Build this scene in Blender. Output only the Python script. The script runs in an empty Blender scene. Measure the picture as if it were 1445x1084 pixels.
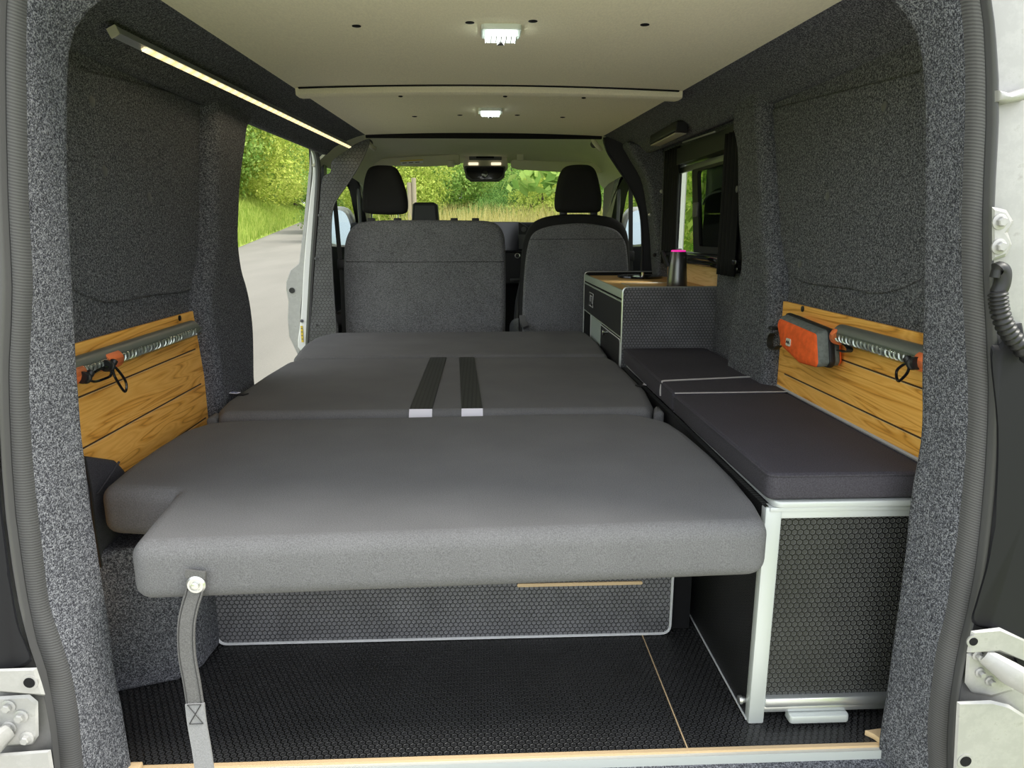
import bpy, bmesh, math, random
from mathutils import Vector, Matrix
random.seed(7)
scene = bpy.context.scene
COL = scene.collection
R = math.radians

# ------------------------------------------------------------------ camera
F = 985.0; CX, CY = 722.5, 542.0; EYE = Vector((0, 0, 0.92))
YAW, PIT = R(2.4695), R(12.424)
FWD = Vector((math.sin(YAW)*math.cos(PIT), math.cos(YAW)*math.cos(PIT), -math.sin(PIT)))
RGT = Vector((math.cos(YAW), -math.sin(YAW), 0)); UPV = RGT.cross(FWD)
def ray(x, y): return FWD*F + RGT*(x-CX) + UPV*(CY-y)
def onX(x, y, v): d = ray(x, y); return EYE + d*((v-EYE.x)/d.x)
def onY(x, y, v): d = ray(x, y); return EYE + d*((v-EYE.y)/d.y)
def onZ(x, y, v): d = ray(x, y); return EYE + d*((v-EYE.z)/d.z)
cam = bpy.data.cameras.new('camera'); cam_o = bpy.data.objects.new('camera', cam); COL.objects.link(cam_o)
cam.sensor_width = 36; cam.lens = F/1445*36; cam.clip_start = .02; cam.clip_end = 400
cam_o.location = EYE; cam_o.rotation_euler = (math.pi/2-PIT, 0, -YAW)
scene.camera = cam_o

# ------------------------------------------------------------------ materials
def mat(name, col=(.5,.5,.5), rough=.5, metal=0., spec=.5, emit=None, estr=0.):
    m = bpy.data.materials.new(name); m.use_nodes = True
    b = m.node_tree.nodes['Principled BSDF']
    b.inputs['Base Color'].default_value = (*col, 1); b.inputs['Roughness'].default_value = rough
    b.inputs['Metallic'].default_value = metal; b.inputs['Specular IOR Level'].default_value = spec
    if emit:
        b.inputs['Emission Color'].default_value = (*emit, 1); b.inputs['Emission Strength'].default_value = estr
    return m
class NT:
    def __init__(s, m): s.t = m.node_tree; s.b = s.t.nodes['Principled BSDF']
    def n(s, typ, **kw):
        o = s.t.nodes.new(typ)
        for k, v in kw.items(): setattr(o, k, v)
        return o
    def l(s, a, b): s.t.links.new(a, b)
    def coord(s, scale=None):
        c = s.n('ShaderNodeTexCoord').outputs['Object']
        if scale is None: return c
        mp = s.n('ShaderNodeMapping'); mp.inputs['Scale'].default_value = scale; s.l(c, mp.inputs['Vector']); return mp.outputs[0]
    def noise(s, vec, scale, detail=2., rough=.5, dist=0.):
        o = s.n('ShaderNodeTexNoise'); o.inputs['Scale'].default_value = scale; o.inputs['Detail'].default_value = detail
        o.inputs['Roughness'].default_value = rough; o.inputs['Distortion'].default_value = dist
        s.l(vec, o.inputs['Vector']); return o.outputs['Fac']
    def ramp(s, fac, stops):
        o = s.n('ShaderNodeValToRGB'); e = o.color_ramp.elements
        while len(e) < len(stops): e.new(.5)
        for k, (p, c) in enumerate(stops): e[k].position = p; e[k].color = (*c, 1) if len(c) == 3 else c
        s.l(fac, o.inputs['Fac']); return o.outputs['Color']
    def bump(s, h, strength, dist=.002):
        o = s.n('ShaderNodeBump'); o.inputs['Strength'].default_value = strength; o.inputs['Distance'].default_value = dist
        s.l(h, o.inputs['Height']); s.l(o.outputs[0], s.b.inputs['Normal'])
    def math(s, op, a, b=None, c=None):
        o = s.n('ShaderNodeMath', operation=op)
        for i, v in enumerate((a, b, c)):
            if v is None: continue
            if isinstance(v, (int, float)): o.inputs[i].default_value = v
            else: s.l(v, o.inputs[i])
        return o.outputs[0]
    def vmath(s, op, a, b=None):
        o = s.n('ShaderNodeVectorMath', operation=op)
        for i, v in enumerate((a, b)):
            if v is None: continue
            if isinstance(v, tuple): o.inputs[i].default_value = v
            else: s.l(v, o.inputs[i])
        return o
def carpet(name, d, m_, l, scale=330):
    m = mat(name, m_, .95, spec=.1); t = NT(m); v = t.coord()
    f = t.math('ADD', t.math('MULTIPLY', t.noise(v, scale, 1.5, .6), .72), t.math('MULTIPLY', t.noise(v, scale*.42, 1, .5), .28))
    t.l(t.ramp(f, [(.38, d), (.5, m_), (.62, l)]), t.b.inputs['Base Color'])
    t.bump(f, .8, .004); return m
def fabric(name, c, var=.25, scale=500, rough=.9, bump=.35, stretch=(1,1,1), broad=.12):
    m = mat(name, c, rough, spec=.15); t = NT(m); v = t.coord(stretch)
    f = t.noise(v, scale, 2, .6); g = t.noise(t.coord(), 7, 3, .55)
    h = t.math('ADD', t.math('MULTIPLY', f, 1.0), t.math('MULTIPLY', g, broad*2))
    k = .5 + broad
    lo = tuple(x*(1-var) for x in c); hi = tuple(min(1, x*(1+var)) for x in c)
    t.l(t.ramp(h, [(k-.18, lo), (k+.18, hi)]), t.b.inputs['Base Color'])
    t.bump(f, bump, .002); return m
def hexmat(name, ax, pitch=.0112, base=(.018,.018,.019), ring=(.05,.05,.052), line=(.006,.006,.006), rough=.42, rot=False, bump=.6):
    m = mat(name, base, rough, spec=.45); t = NT(m)
    sp = t.n('ShaderNodeSeparateXYZ'); t.l(t.coord(), sp.inputs[0])
    a, b = (sp.outputs['XYZ'.index(c)] for c in ax)
    if rot: a, b = b, a
    cb = t.n('ShaderNodeCombineXYZ'); t.l(a, cb.inputs[0]); t.l(b, cb.inputs[1])
    p = t.vmath('SCALE', cb.outputs[0]); p.inputs['Scale'].default_value = 1/pitch; p = p.outputs[0]
    S = (1., 1.7320508, 1.)
    def wrap(q):
        q = t.vmath('DIVIDE', q, S).outputs[0]; q = t.vmath('FRACTION', q).outputs[0]
        q = t.vmath('SUBTRACT', q, (.5,.5,0)).outputs[0]; return t.vmath('MULTIPLY', q, (1.,1.7320508,0)).outputs[0]
    A = wrap(p); B = wrap(t.vmath('ADD', p, (.5,.8660254,0)).outputs[0])
    def hd(q):
        q = t.vmath('ABSOLUTE', q).outputs[0]; s2 = t.n('ShaderNodeSeparateXYZ'); t.l(q, s2.inputs[0])
        return t.math('MAXIMUM', s2.outputs[0], t.math('ADD', t.math('MULTIPLY', s2.outputs[0], .5), t.math('MULTIPLY', s2.outputs[1], .8660254)))
    d = t.math('MINIMUM', hd(A), hd(B))
    nz = t.noise(t.coord(), 9, 3, .6)
    col = t.ramp(d, [(.0, base), (.27, base), (.33, ring), (.37, ring), (.405, line), (.5, line)])
    mx = t.n('ShaderNodeMix', data_type='RGBA', blend_type='MULTIPLY'); mx.inputs['Factor'].default_value = .5
    t.l(col, mx.inputs['A']); t.l(t.ramp(nz, [(.3,(.55,.55,.55)),(.7,(1.4,1.4,1.4))]), mx.inputs['B'])
    t.l(mx.outputs['Result'], t.b.inputs['Base Color'])
    hgt = t.ramp(d, [(.24,(.6,)*3), (.32,(1,)*3), (.37,(1,)*3), (.44,(0,)*3)])
    t.bump(hgt, bump, .002); return m
def wood(name, axis, c1, c2, c3, scale=1.):
    # grain runs along axis
    st = {'Y': (14,1.1,14), 'X': (1.1,14,14)}[axis]
    m = mat(name, c2, .5, spec=.35); t = NT(m); v = t.coord(tuple(s*scale for s in st))
    n1 = t.noise(v, 1.6, 2, .5, .5)
    w = t.math('PINGPONG', t.math('MULTIPLY', n1, 15.), 1.)
    fine = t.noise(t.coord(tuple(s*scale*(9 if s > 2 else 3) for s in st)), 2.2, 3, .6)
    h = t.math('ADD', t.math('MULTIPLY', w, .62), t.math('MULTIPLY', fine, .38))
    t.l(t.ramp(h, [(.12, c1), (.30, c2), (.60, c3), (.9, c2)]), t.b.inputs['Base Color'])
    t.bump(h, .12, .001); return m

M = {}
M['carpet'] = carpet('grey_speckled_carpet', (.032,.033,.039), (.092,.095,.109), (.255,.262,.285), 470)
M['bed'] = fabric('bed_grey_fabric', (.138,.137,.141), .22, 520, .92, .3)
M['cush'] = fabric('dark_cushion_fabric', (.06,.056,.066), .25, 420, .8, .3)
M['pouch'] = fabric('black_pouch_fabric', (.055,.053,.06), .3, 500, .75, .3)
M['hexXZ'] = hexmat('black_hex_board_upright', 'XZ', base=(.155,.155,.163), ring=(.185,.185,.193), line=(.05,.05,.053), bump=.7)  # reflection on the upright boards is raised into this paler base colour
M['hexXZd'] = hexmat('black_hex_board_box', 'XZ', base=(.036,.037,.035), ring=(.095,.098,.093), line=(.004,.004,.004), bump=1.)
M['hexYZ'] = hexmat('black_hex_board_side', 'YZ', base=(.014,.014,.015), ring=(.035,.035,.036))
M['hexXY'] = hexmat('black_hex_floor', 'XY', pitch=.0125, base=(.020,.020,.021), ring=(.055,.055,.057), line=(.004,.004,.004), rough=.4, bump=1.)
M['hexHoop'] = hexmat('grey_hex_trim', 'XZ', pitch=.017, base=(.10,.10,.104), ring=(.15,.15,.155), line=(.05,.05,.052), rough=.5)
M['alu'] = mat('aluminium', (.72,.74,.74), .32, .85)
M['alupale'] = mat('painted_aluminium', (.56,.59,.575), .4, .25)
M['edge'] = mat('white_edge', (.62,.63,.64), .4)
M['oakY'] = wood('oak_board', 'Y', (.42,.165,.022), (.82,.385,.066), (.97,.53,.13))
M['oakX'] = wood('oak_worktop', 'X', (.42,.23,.075), (.66,.40,.155), (.75,.48,.21), 1.)
M['oakUp'] = wood('oak_upstand', 'Y', (.60,.38,.15), (.78,.52,.23), (.85,.60,.30), .8)
M['ply'] = mat('plywood_edge', (.62,.45,.26), .6)
M['groove'] = mat('groove', (.07,.03,.008), .8)
M['groovel'] = mat('groove_light', (.85,.62,.32), .6)
M['lining'] = fabric('beige_ceiling_lining', (.90,.845,.645), .05, 260, .95, .15, (1,.35,1), .05)
M['headliner'] = fabric('grey_headliner', (.76,.74,.61), .06, 260, .95, .1)
M['beige'] = mat('beige_plastic', (.62,.59,.49), .6)
M['visor'] = mat('visor_vinyl', (.62,.59,.48), .7)
M['black'] = mat('black_plastic', (.011,.011,.012), .45); M['mould'] = mat('dark_moulding', (.010,.010,.013), .6, spec=.25)
M['blackm'] = mat('black_matte', (.008,.008,.009), .8, spec=.2)
M['blackg'] = mat('black_gloss', (.006,.006,.007), .08)
M['greyp'] = mat('grey_plastic', (.09,.09,.095), .5)
M['screen'] = mat('screen_glass', (.01,.011,.014), .15)
M['rubber'] = mat('rubber_seal', (.07,.07,.072), .45)
def ribbed():
    m = mat('ribbed_rubber', (.075,.075,.078), .55); t = NT(m)
    sp = t.n('ShaderNodeSeparateXYZ'); t.l(t.coord(), sp.inputs[0])
    w = t.math('FRACT', t.math('MULTIPLY', t.math('ADD', sp.outputs[2], t.math('MULTIPLY', sp.outputs[0], .3)), 240.))
    t.bump(w, .6, .003)
    t.l(t.ramp(w, [(0,(.055,.055,.058)),(.5,(.125,.125,.13)),(1,(.055,.055,.058))]), t.b.inputs['Base Color']); return m
M['ribbed'] = ribbed()
def silverpaint():
    m = mat('silver_paint', (.38,.378,.37), .45, .3); t = NT(m); f = t.noise(t.coord(), 40, 4, .7)
    t.l(t.ramp(f, [(.45,(.37,.366,.358)),(.62,(.41,.406,.396)),(.75,(.31,.305,.285))]), t.b.inputs['Base Color']); return m
M['silver'] = silverpaint()
M['white'] = mat('white_paint', (.8,.8,.8), .4)
M['steel'] = mat('steel', (.65,.65,.63), .3, .9)
M['chrome'] = mat('chrome', (.8,.8,.8), .12, 1.); M['mirrorg'] = mat('mirror_glass', (.30,.33,.34), .08, 1.)
M['seat'] = fabric('grey_seat_melange', (.155,.157,.168), .62, 210, .95, .4, (1,1,2.2), .08)
M['seatblk'] = fabric('black_seat_fabric', (.022,.022,.023), .2, 500, .9, .2)
M['webbing'] = mat('black_webbing', (.018,.02,.019), .6)
def webb():
    m = mat('ribbed_webbing', (.02,.021,.02), .6); t = NT(m)
    sp = t.n('ShaderNodeSeparateXYZ'); t.l(t.coord(), sp.inputs[0])
    w = t.math('FRACT', t.math('MULTIPLY', sp.outputs[0], 86.))
    t.l(t.ramp(w, [(.0,(.004,.004,.004)),(.3,(.022,.024,.022)),(.7,(.022,.024,.022)),(1,(.004,.004,.004))]), t.b.inputs['Base Color'])
    t.bump(w, .5, .002); return m
M['webb'] = webb()
M['strap'] = fabric('grey_strap_webbing', (.115,.113,.111), .2, 480, .85, .3)
M['strapl'] = fabric('pale_strap_webbing', (.23,.23,.235), .12, 480, .85, .3)
M['stitch'] = mat('stitching', (.03,.03,.03), .9)
M['whitecloth'] = mat('white_cloth', (.75,.73,.8), .8)
M['orange'] = fabric('orange_ripstop', (.85,.13,.03), .12, 60, .6, .5, (1,1,1), .3)
M['greybag'] = fabric('grey_ripstop', (.15,.165,.155), .2, 90, .65, .5)
M['orangep'] = mat('orange_plastic', (.85,.2,.06), .45)
M['railgrey'] = mat('rail_grey', (.16,.17,.15), .35, .3)
M['pipegrey'] = mat('grey_piping', (.42,.40,.39), .8)
M['kettle'] = mat('brushed_dark_metal', (.16,.16,.16), .32, .9)
M['pink'] = mat('pink_light', (.8,.02,.3), .4, emit=(1,.03,.45), estr=.75)
M['yellow'] = mat('yellow_sticker', (.75,.55,.05), .6)
M['blue'] = mat('blue_print', (.05,.09,.35), .7)
def ledmat():
    m = mat('led_strip_diffuser', (.9,.8,.55), .4, emit=(1,.80,.42), estr=1.2); t = NT(m); sp = t.n('ShaderNodeSeparateXYZ'); t.l(t.coord(), sp.inputs[0])
    w = t.math('FRACT', t.math('MULTIPLY', sp.outputs[1], 22.)); t.l(t.ramp(w, [(0,(.95,.62,.22)),(.3,(1,.86,.5)),(.55,(1,.93,.66)),(.8,(1,.86,.5)),(1,(.95,.62,.22))]), t.b.inputs['Emission Color']); return m
M['led'] = ledmat()
M['lamp'] = mat('lamp_lens', (.9,.95,.9), .3, emit=(.92,1,.95), estr=2.6)
M['lampclear'] = mat('lamp_clear_base', (.75,.82,.78), .25)
M['cablamp'] = mat('cab_lamp', (.9,.85,.7), .4, emit=(1,.88,.62), estr=1.1)
M['greenalu'] = mat('greenish_aluminium', (.42,.48,.42), .45, .2)
def thin_glass(name, tint, gl=.06, rough=.02):
    m = bpy.data.materials.new(name); m.use_nodes = True; t = m.node_tree; t.nodes.clear()
    o = t.nodes.new('ShaderNodeOutputMaterial'); mx = t.nodes.new('ShaderNodeMixShader'); mx.inputs[0].default_value = gl
    a = t.nodes.new('ShaderNodeBsdfTransparent'); a.inputs[0].default_value = (*tint, 1)
    g = t.nodes.new('ShaderNodeBsdfGlossy'); g.inputs['Roughness'].default_value = rough
    t.links.new(a.outputs[0], mx.inputs[1]); t.links.new(g.outputs[0], mx.inputs[2]); t.links.new(mx.outputs[0], o.inputs[0]); return m
M['glass'] = thin_glass('window_glass', (.95,.97,.95), .04)
M['tint'] = thin_glass('tinted_glass', (.6,.64,.62), .08)
M['clear'] = thin_glass('clear_plastic', (.88,.92,.9), .14, .1)

# ------------------------------------------------------------------ object helpers
def origin_of(o):
    p = Vector((0,0,0))
    while o: p += o.location; o = o.parent
    return p
def thing(name, label, cat, loc, group=None):
    o = bpy.data.objects.new(name, None); COL.objects.link(o); o.location = loc; o.empty_display_size = .05
    o['label'] = label; o['category'] = cat
    if group: o['group'] = group
    return o
def O(name, bm, m, parent=None, label=None, cat=None, group=None, kind=None, smooth=True, auto=35, recalc=True):
    if recalc: bmesh.ops.recalc_face_normals(bm, faces=bm.faces)
    if parent: org = origin_of(parent)
    else:
        lo = [min(v.co[i] for v in bm.verts) for i in range(3)]; hi = [max(v.co[i] for v in bm.verts) for i in range(3)]
        org = Vector(((lo[0]+hi[0])/2, (lo[1]+hi[1])/2, lo[2]))
    for v in bm.verts: v.co -= org
    me = bpy.data.meshes.new(name); bm.to_mesh(me); bm.free()
    for x in (m if isinstance(m, (list, tuple)) else [m]): me.materials.append(x)
    if smooth:
        me.polygons.foreach_set('use_smooth', [True]*len(me.polygons))
        if auto: 
            try:
                keep = [e.use_edge_sharp for e in me.edges]; me.set_sharp_from_angle(angle=R(auto))
                for e, k_ in zip(me.edges, keep):
                    if k_: e.use_edge_sharp = True
            except Exception: pass
    o = bpy.data.objects.new(name, me); COL.objects.link(o)
    if parent: o.parent = parent
    else: o.location = org
    if label: o['label'] = label
    if cat: o['category'] = cat
    if group: o['group'] = group
    if kind: o['kind'] = kind
    return o
def S(name, bm, m, label, cat, **k): return O(name, bm, m, None, label, cat, kind='structure', **k)
def dup(root, off, label=None):
    r = root.copy(); COL.objects.link(r); r.location = root.location + Vector(off)
    if label: r['label'] = label
    for ch in list(root.children):
        c = ch.copy(); COL.objects.link(c); c.parent = r
        for g in list(ch.children):
            d = g.copy(); COL.objects.link(d); d.parent = c
    return r
def BM(): return bmesh.new()
def box(bm, lo, hi, bev=0., seg=2, mtx=None):
    r = bmesh.ops.create_cube(bm, size=1.)
    vs = r['verts']
    for v in vs:
        v.co = Vector([lo[i] + (v.co[i]+.5)*(hi[i]-lo[i]) for i in range(3)])
    if bev > 0:
        es = list({e for v in vs for e in v.link_edges})
        q = bmesh.ops.bevel(bm, geom=es, offset=bev, segments=seg, profile=.5, affect='EDGES')
        vs = list({v for f in q['faces'] for v in f.verts} | {v for v in vs if v.is_valid})
    if mtx is not None:
        for v in vs: v.co = mtx @ v.co
    return bm
def spl(pts, n=6, closed=False):
    pts = [Vector(p) for p in pts]; out = []; N = len(pts)
    rng = range(N if closed else N-1)
    for i in rng:
        p1, p2 = pts[i], pts[(i+1) % N]
        p0 = pts[i-1] if (i > 0 or closed) else p1*2-p2
        p3 = pts[(i+2) % N] if (i+2 < N or closed) else p2*2-p1
        for k in range(n):
            t = k/n
            out.append(.5*((2*p1)+(p2-p0)*t+(2*p0-5*p1+4*p2-p3)*t*t+(3*p1-p0-3*p2+p3)*t**3))
    if not closed: out.append(pts[-1])
    return out
def resample(pts, n):
    pts = [Vector(p) for p in pts]; L = [0]
    for a, b in zip(pts, pts[1:]): L.append(L[-1]+(b-a).length)
    out = []; j = 0
    for i in range(n):
        s = L[-1]*i/(n-1)
        while j < len(pts)-2 and L[j+1] < s: j += 1
        d = L[j+1]-L[j]; out.append(pts[j].lerp(pts[j+1], 0 if d == 0 else min(1, (s-L[j])/d)))
    return out
def roundpoly(pts, radii, n=5):
    """2-D polygon with rounded corners"""
    out = []; N = len(pts)
    for i in range(N):
        r = radii[i] if isinstance(radii, (list, tuple)) else radii
        p = Vector(pts[i]); a = Vector(pts[i-1]); b = Vector(pts[(i+1) % N])
        if r <= 1e-6: out.append(p); continue
        u = (a-p).normalized(); w = (b-p).normalized(); ang = math.acos(max(-1, min(1, u.dot(w))))
        d = min(r/math.tan(ang/2), (a-p).length*.49, (b-p).length*.49)
        A, B = p+u*d, p+w*d
        for k in range(n+1):
            t = k/n; out.append(A*(1-t)**2 + p*2*t*(1-t) + B*t*t)
    return out
def prism(bm, out, axis, t0, t1, r=0., seg=4):
    """solid from a 2-D outline, extruded along axis from t0 to t1, the rims of both caps rounded by r"""
    pts = [Vector(p) for p in out]
    q = [pts[0]]
    for p in pts[1:]:
        if (p-q[-1]).length > 1e-5: q.append(p)
    if (q[0]-q[-1]).length < 1e-5: q.pop()
    pts = q; N = len(pts)
    ar = sum(pts[i].x*pts[(i+1)%N].y-pts[(i+1)%N].x*pts[i].y for i in range(N))
    if ar < 0: pts.reverse()
    nr = []
    for i in range(N):
        d1 = (pts[i]-pts[i-1]).normalized(); d2 = (pts[(i+1)%N]-pts[i]).normalized()
        n1 = Vector((-d1.y, d1.x)); n2 = Vector((-d2.y, d2.x)); s = n1+n2
        s = s/max(.35, s.dot(n1)) if s.length > 1e-6 else n1
        nr.append(s)
    def V3(p, t):
        return {'X': (t, p.x, p.y), 'Y': (p.x, t, p.y), 'Z': (p.x, p.y, t)}[axis]
    levels = []
    if r > 0:
        sg = 1 if t1 > t0 else -1
        pass
        for k in range(seg+1):
            a = math.pi/2*k/seg; levels.append((r*(1-math.sin(a)), t0+sg*r*(1-math.cos(a))))
        for k in range(seg+1):
            a = math.pi/2*(1-k/seg); levels.append((r*(1-math.sin(a)), t1-sg*r*(1-math.cos(a))))
        pass
    else: levels = [(0, t0), (0, t1)]
    def inset(ins):
        Q = [pts[i]+nr[i]*ins for i in range(N)]
        if ins <= 0: return Q
        for _ in range(12):
            fl = [(Q[(i+1)%N]-Q[i]).dot(pts[(i+1)%N]-pts[i]) < -1e-9 for i in range(N)]
            if not any(fl) or all(fl): break
            st = next(i for i in range(N) if fl[i] and not fl[i-1]); i = st; done = 0
            while done < N:
                if fl[i % N]:
                    j = i
                    while fl[j % N]: j += 1
                    # edges i..j-1 flipped: meet the edge before with the edge after
                    u = pts[i % N]-pts[(i-1) % N]; w_ = pts[(j+1) % N]-pts[j % N]; A = Q[i % N]; B = Q[j % N]
                    den = u.x*w_.y-u.y*w_.x
                    X = (A+B)/2 if abs(den) < 1e-12 else A+u*(((B-A).x*w_.y-(B-A).y*w_.x)/den)
                    if (X-(A+B)/2).length > 4*abs(ins)+.01: X = (A+B)/2
                    for q_ in range(i, j+1): Q[q_ % N] = X.copy()
                    done += j-i; i = j
                else: i += 1; done += 1
        return Q
    RG = [(inset(ins), t) for ins, t in levels]
    rings = [[bm.verts.new(V3(q_, t)) for q_ in Q] for Q, t in RG]
    for a, b in zip(rings, rings[1:]):
        for i in range(N): bm.faces.new((a[i], a[(i+1)%N], b[(i+1)%N], b[i]))
    f0 = bm.faces.new(rings[0][::-1]); f1 = bm.faces.new(rings[-1])
    for f in (f0, f1):
        for e in f.edges: e.smooth = False
    if r > 0: bmesh.ops.remove_doubles(bm, verts=[v for g in rings for v in g], dist=2e-5)
    return bm
def tube(bm, pts, r, seg=8, closed=False, caps=True, flat=1., up=None):
    pts = [Vector(p) for p in pts]; N = len(pts); rings = []; prev = None
    for i in range(N):
        if closed: d = pts[(i+1)%N]-pts[i-1]
        else: d = pts[min(i+1, N-1)]-pts[max(i-1, 0)]
        d.normalize()
        if prev is None:
            u = Vector(up) if up else (Vector((0,0,1)) if abs(d.z) < .9 else Vector((1,0,0)))
        else: u = prev
        u = (u-d*u.dot(d)).normalized(); prev = u; w = d.cross(u)
        rr = r[i] if isinstance(r, (list, tuple)) else r
        rings.append([bm.verts.new(pts[i]+u*math.cos(2*math.pi*k/seg)*rr+w*math.sin(2*math.pi*k/seg)*rr*flat) for k in range(seg)])
    rr = rings+([rings[0]] if closed else [])
    for a, b in zip(rr, rr[1:]):
        for k in range(seg): bm.faces.new((a[k], a[(k+1)%seg], b[(k+1)%seg], b[k]))
    if caps and not closed: bm.faces.new(rings[0][::-1]); bm.faces.new(rings[-1])
    return bm
def lathe(bm, prof, c, axis=(0,0,1), n=24):
    """prof: (radius, height) along axis from c"""
    ax = Vector(axis).normalized(); u = ax.orthogonal().normalized(); w = ax.cross(u); c = Vector(c); rings = []
    for r, h in prof:
        rings.append([bm.verts.new(c+ax*h+(u*math.cos(2*math.pi*k/n)+w*math.sin(2*math.pi*k/n))*max(r, 1e-4)) for k in range(n)])
    for a, b in zip(rings, rings[1:]):
        for k in range(n): bm.faces.new((a[k], a[(k+1)%n], b[(k+1)%n], b[k]))
    bm.faces.new(rings[0][::-1]); bm.faces.new(rings[-1]); return bm
def loft(bm, rows, closed=False):
    vs = [[bm.verts.new(p) for p in r] for r in rows]
    for a, b in zip(vs, vs[1:]):
        n = len(a)
        for k in range(n if closed else n-1): bm.faces.new((a[k], a[(k+1)%n], b[(k+1)%n], b[k]))
    return bm
def thick(bm, d):
    bmesh.ops.recalc_face_normals(bm, faces=bm.faces)
    bmesh.ops.solidify(bm, geom=bm.faces[:], thickness=d); return bm
def ribbon(bm, pts, wid, th, side):
    """flat band along pts, width along the side vectors"""
    rows = []
    pts = [Vector(p) for p in pts]
    for i, p in enumerate(pts):
        d = (pts[min(i+1, len(pts)-1)]-pts[max(i-1, 0)]).normalized()
        s = Vector(side); s = (s-d*s.dot(d)).normalized(); n = d.cross(s)
        w = wid[i] if isinstance(wid, (list, tuple)) else wid
        rows.append([p-s*w/2-n*th/2, p+s*w/2-n*th/2, p+s*w/2+n*th/2, p-s*w/2+n*th/2])
    loft(bm, rows, True)
    bm.verts.ensure_lookup_table(); k = len(bm.verts)-4*len(rows)
    bm.faces.new([bm.verts[k+i] for i in (3,2,1,0)]); bm.faces.new([bm.verts[len(bm.verts)-4+i] for i in range(4)])
    return bm
def px(fn, v, pts): return [fn(x, y, v) for x, y in pts]
def yz(ps): return [Vector((p.y, p.z)) for p in ps]
def xz(ps): return [Vector((p.x, p.z)) for p in ps]
def xy(ps): return [Vector((p.x, p.y)) for p in ps]
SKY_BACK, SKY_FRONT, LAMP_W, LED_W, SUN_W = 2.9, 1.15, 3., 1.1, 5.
# ================================================================== THE VAN SHELL
ZC = 1.35
def ceilL(y): return -.596 + (y-1.5)/(3.42-1.5)*(.596-.518)
def ceilR(y): return .668 + (y-1.74)/(3.42-1.74)*(.563-.668)
def lowL(y): return -.775 + max(0, (y-1.5))/(3.42-1.5)*(.775-.700)
def lowR(y): return .805 + max(0, (y-1.5))/(3.42-1.5)*(.735-.805)
# floor: two black hex boards with a seam, plywood and aluminium front edge
bm = BM(); box(bm, (-.80, 1.082, -.018), (.3645, 3.5, 0)); box(bm, (.3665, 1.082, -.018), (.82, 3.5, 0))
fl = S('floor', bm, M['hexXY'], 'black hexagon-textured plywood load floor of the van', 'floor', smooth=False)
bm = BM(); box(bm, (.3645, 1.076, -.018), (.3668, 3.5, .0012)); O('seam_edge', bm, M['ply'], fl, label='pale plywood seam between floor boards', smooth=False)
bm = BM(); box(bm, (-.66, 1.074, -.018), (.72, 1.082, .0008)); O('plywood_edge', bm, M['ply'], fl, label='pale plywood front edge', smooth=False)
bm = BM(); box(bm, (-.5, 1.066, -.034), (.72, 1.074, -.004)); O('edge_profile', bm, M['alupale'], fl, label='aluminium edging strip', smooth=False)
bm = BM(); prism(bm, [(.705, 1.10), (.745, 1.105), (.745, 1.075), (.722, 1.072), (.716, 1.088)], 'Z', .001, .012, .001, 2)
O('plywood_offcut', bm, M['ply'], fl, label='small pale plywood corner piece')
bm = BM(); box(bm, (-.64, 1.06, .001), (-.60, 1.078, .012), .002); O('plywood_offcut', bm, M['ply'], fl, label='small pale plywood corner piece')
bm = BM(); loft(bm, [[(-1, 1.074, -.03), (-1, 1.0, -.045), (-1, .96, -.12)], [(1, 1.074, -.03), (1, 1.0, -.045), (1, .96, -.12)]]); thick(bm, .01)
S('trim_1', bm, M['carpet'], 'grey carpet over the rear sill below the floor edge', 'carpet trim')
bm = BM(); box(bm, (-.86, 3.505, -.18), (.93, 5.4, -.02)); S('floor', bm, M['blackm'], 'dark cab floor under the front seats', 'floor', smooth=False)
bm = BM(); box(bm, (-.95, .97, -.62), (.95, 5.6, -.19)); S('van_underbody', bm, M['blackm'], 'dark underside of the van below the floor', 'van body', smooth=False)

# ceiling lining, two sheets, gently arched
def sheet(y0, y1, dz=0):
    rows = []
    for k in range(9):
        y = y0+(y1-y0)*k/8; a, b = ceilL(y)-.02, ceilR(y)+.02; r = []
        for j in range(17):
            t = j/16; r.append((a+(b-a)*t, y, ZC+dz+.012*(1-(2*t-1)**2)))
        rows.append(r)
    b_ = BM(); loft(b_, rows); thick(b_, -.012); return b_
ce = S('ceiling', sheet(1.0, 2.372), M['lining'], 'beige fabric ceiling lining, rear sheet with a square lamp', 'ceiling')
cf = S('ceiling', sheet(2.372, 3.425), M['lining'], 'beige fabric ceiling lining, front sheet by the cab', 'ceiling')
rows = []
for y, z in ((2.330, .004), (2.331, -.018), (2.336, -.021), (2.372, -.022), (2.41, -.018), (2.416, .004)):
    a, b = ceilL(y)-.008, ceilR(y)+.01
    rows.append([(a+(b-a)*j/16, y, ZC+z+.010*(1-(2*j/16-1)**2)) for j in range(17)])
bm = BM(); loft(bm, rows); thick(bm, .003)
bt = S('trim_2', bm, M['lining'], 'beige fabric batten across the ceiling between the two sheets', 'ceiling trim')
bm = BM(); box(bm, (-.53, 3.42, 1.337), (.57, 3.432, 1.362), .003); S('trim_3', bm, M['blackm'], 'thin black edge strip at the front end of the ceiling', 'ceiling trim')
for x, y in ((503, 36), (663, 33), (752, 31), (910, 34), (585, 164), (649, 163), (730, 163), (794, 165)):
    par = ce if y < 100 else cf
    p = onZ(x, y, 1.36); t_ = (p.x-ceilL(p.y))/(ceilR(p.y)-ceilL(p.y)); z = ZC+.012*(1-(2*t_-1)**2)
    bm = BM(); lathe(bm, [(.010, .001), (.010, -.001), (.006, -.002)], (p.x, p.y, z), n=14)
    O('lining_stud', bm, M['blackm'], par, label='small dark stud in the lining')
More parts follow.
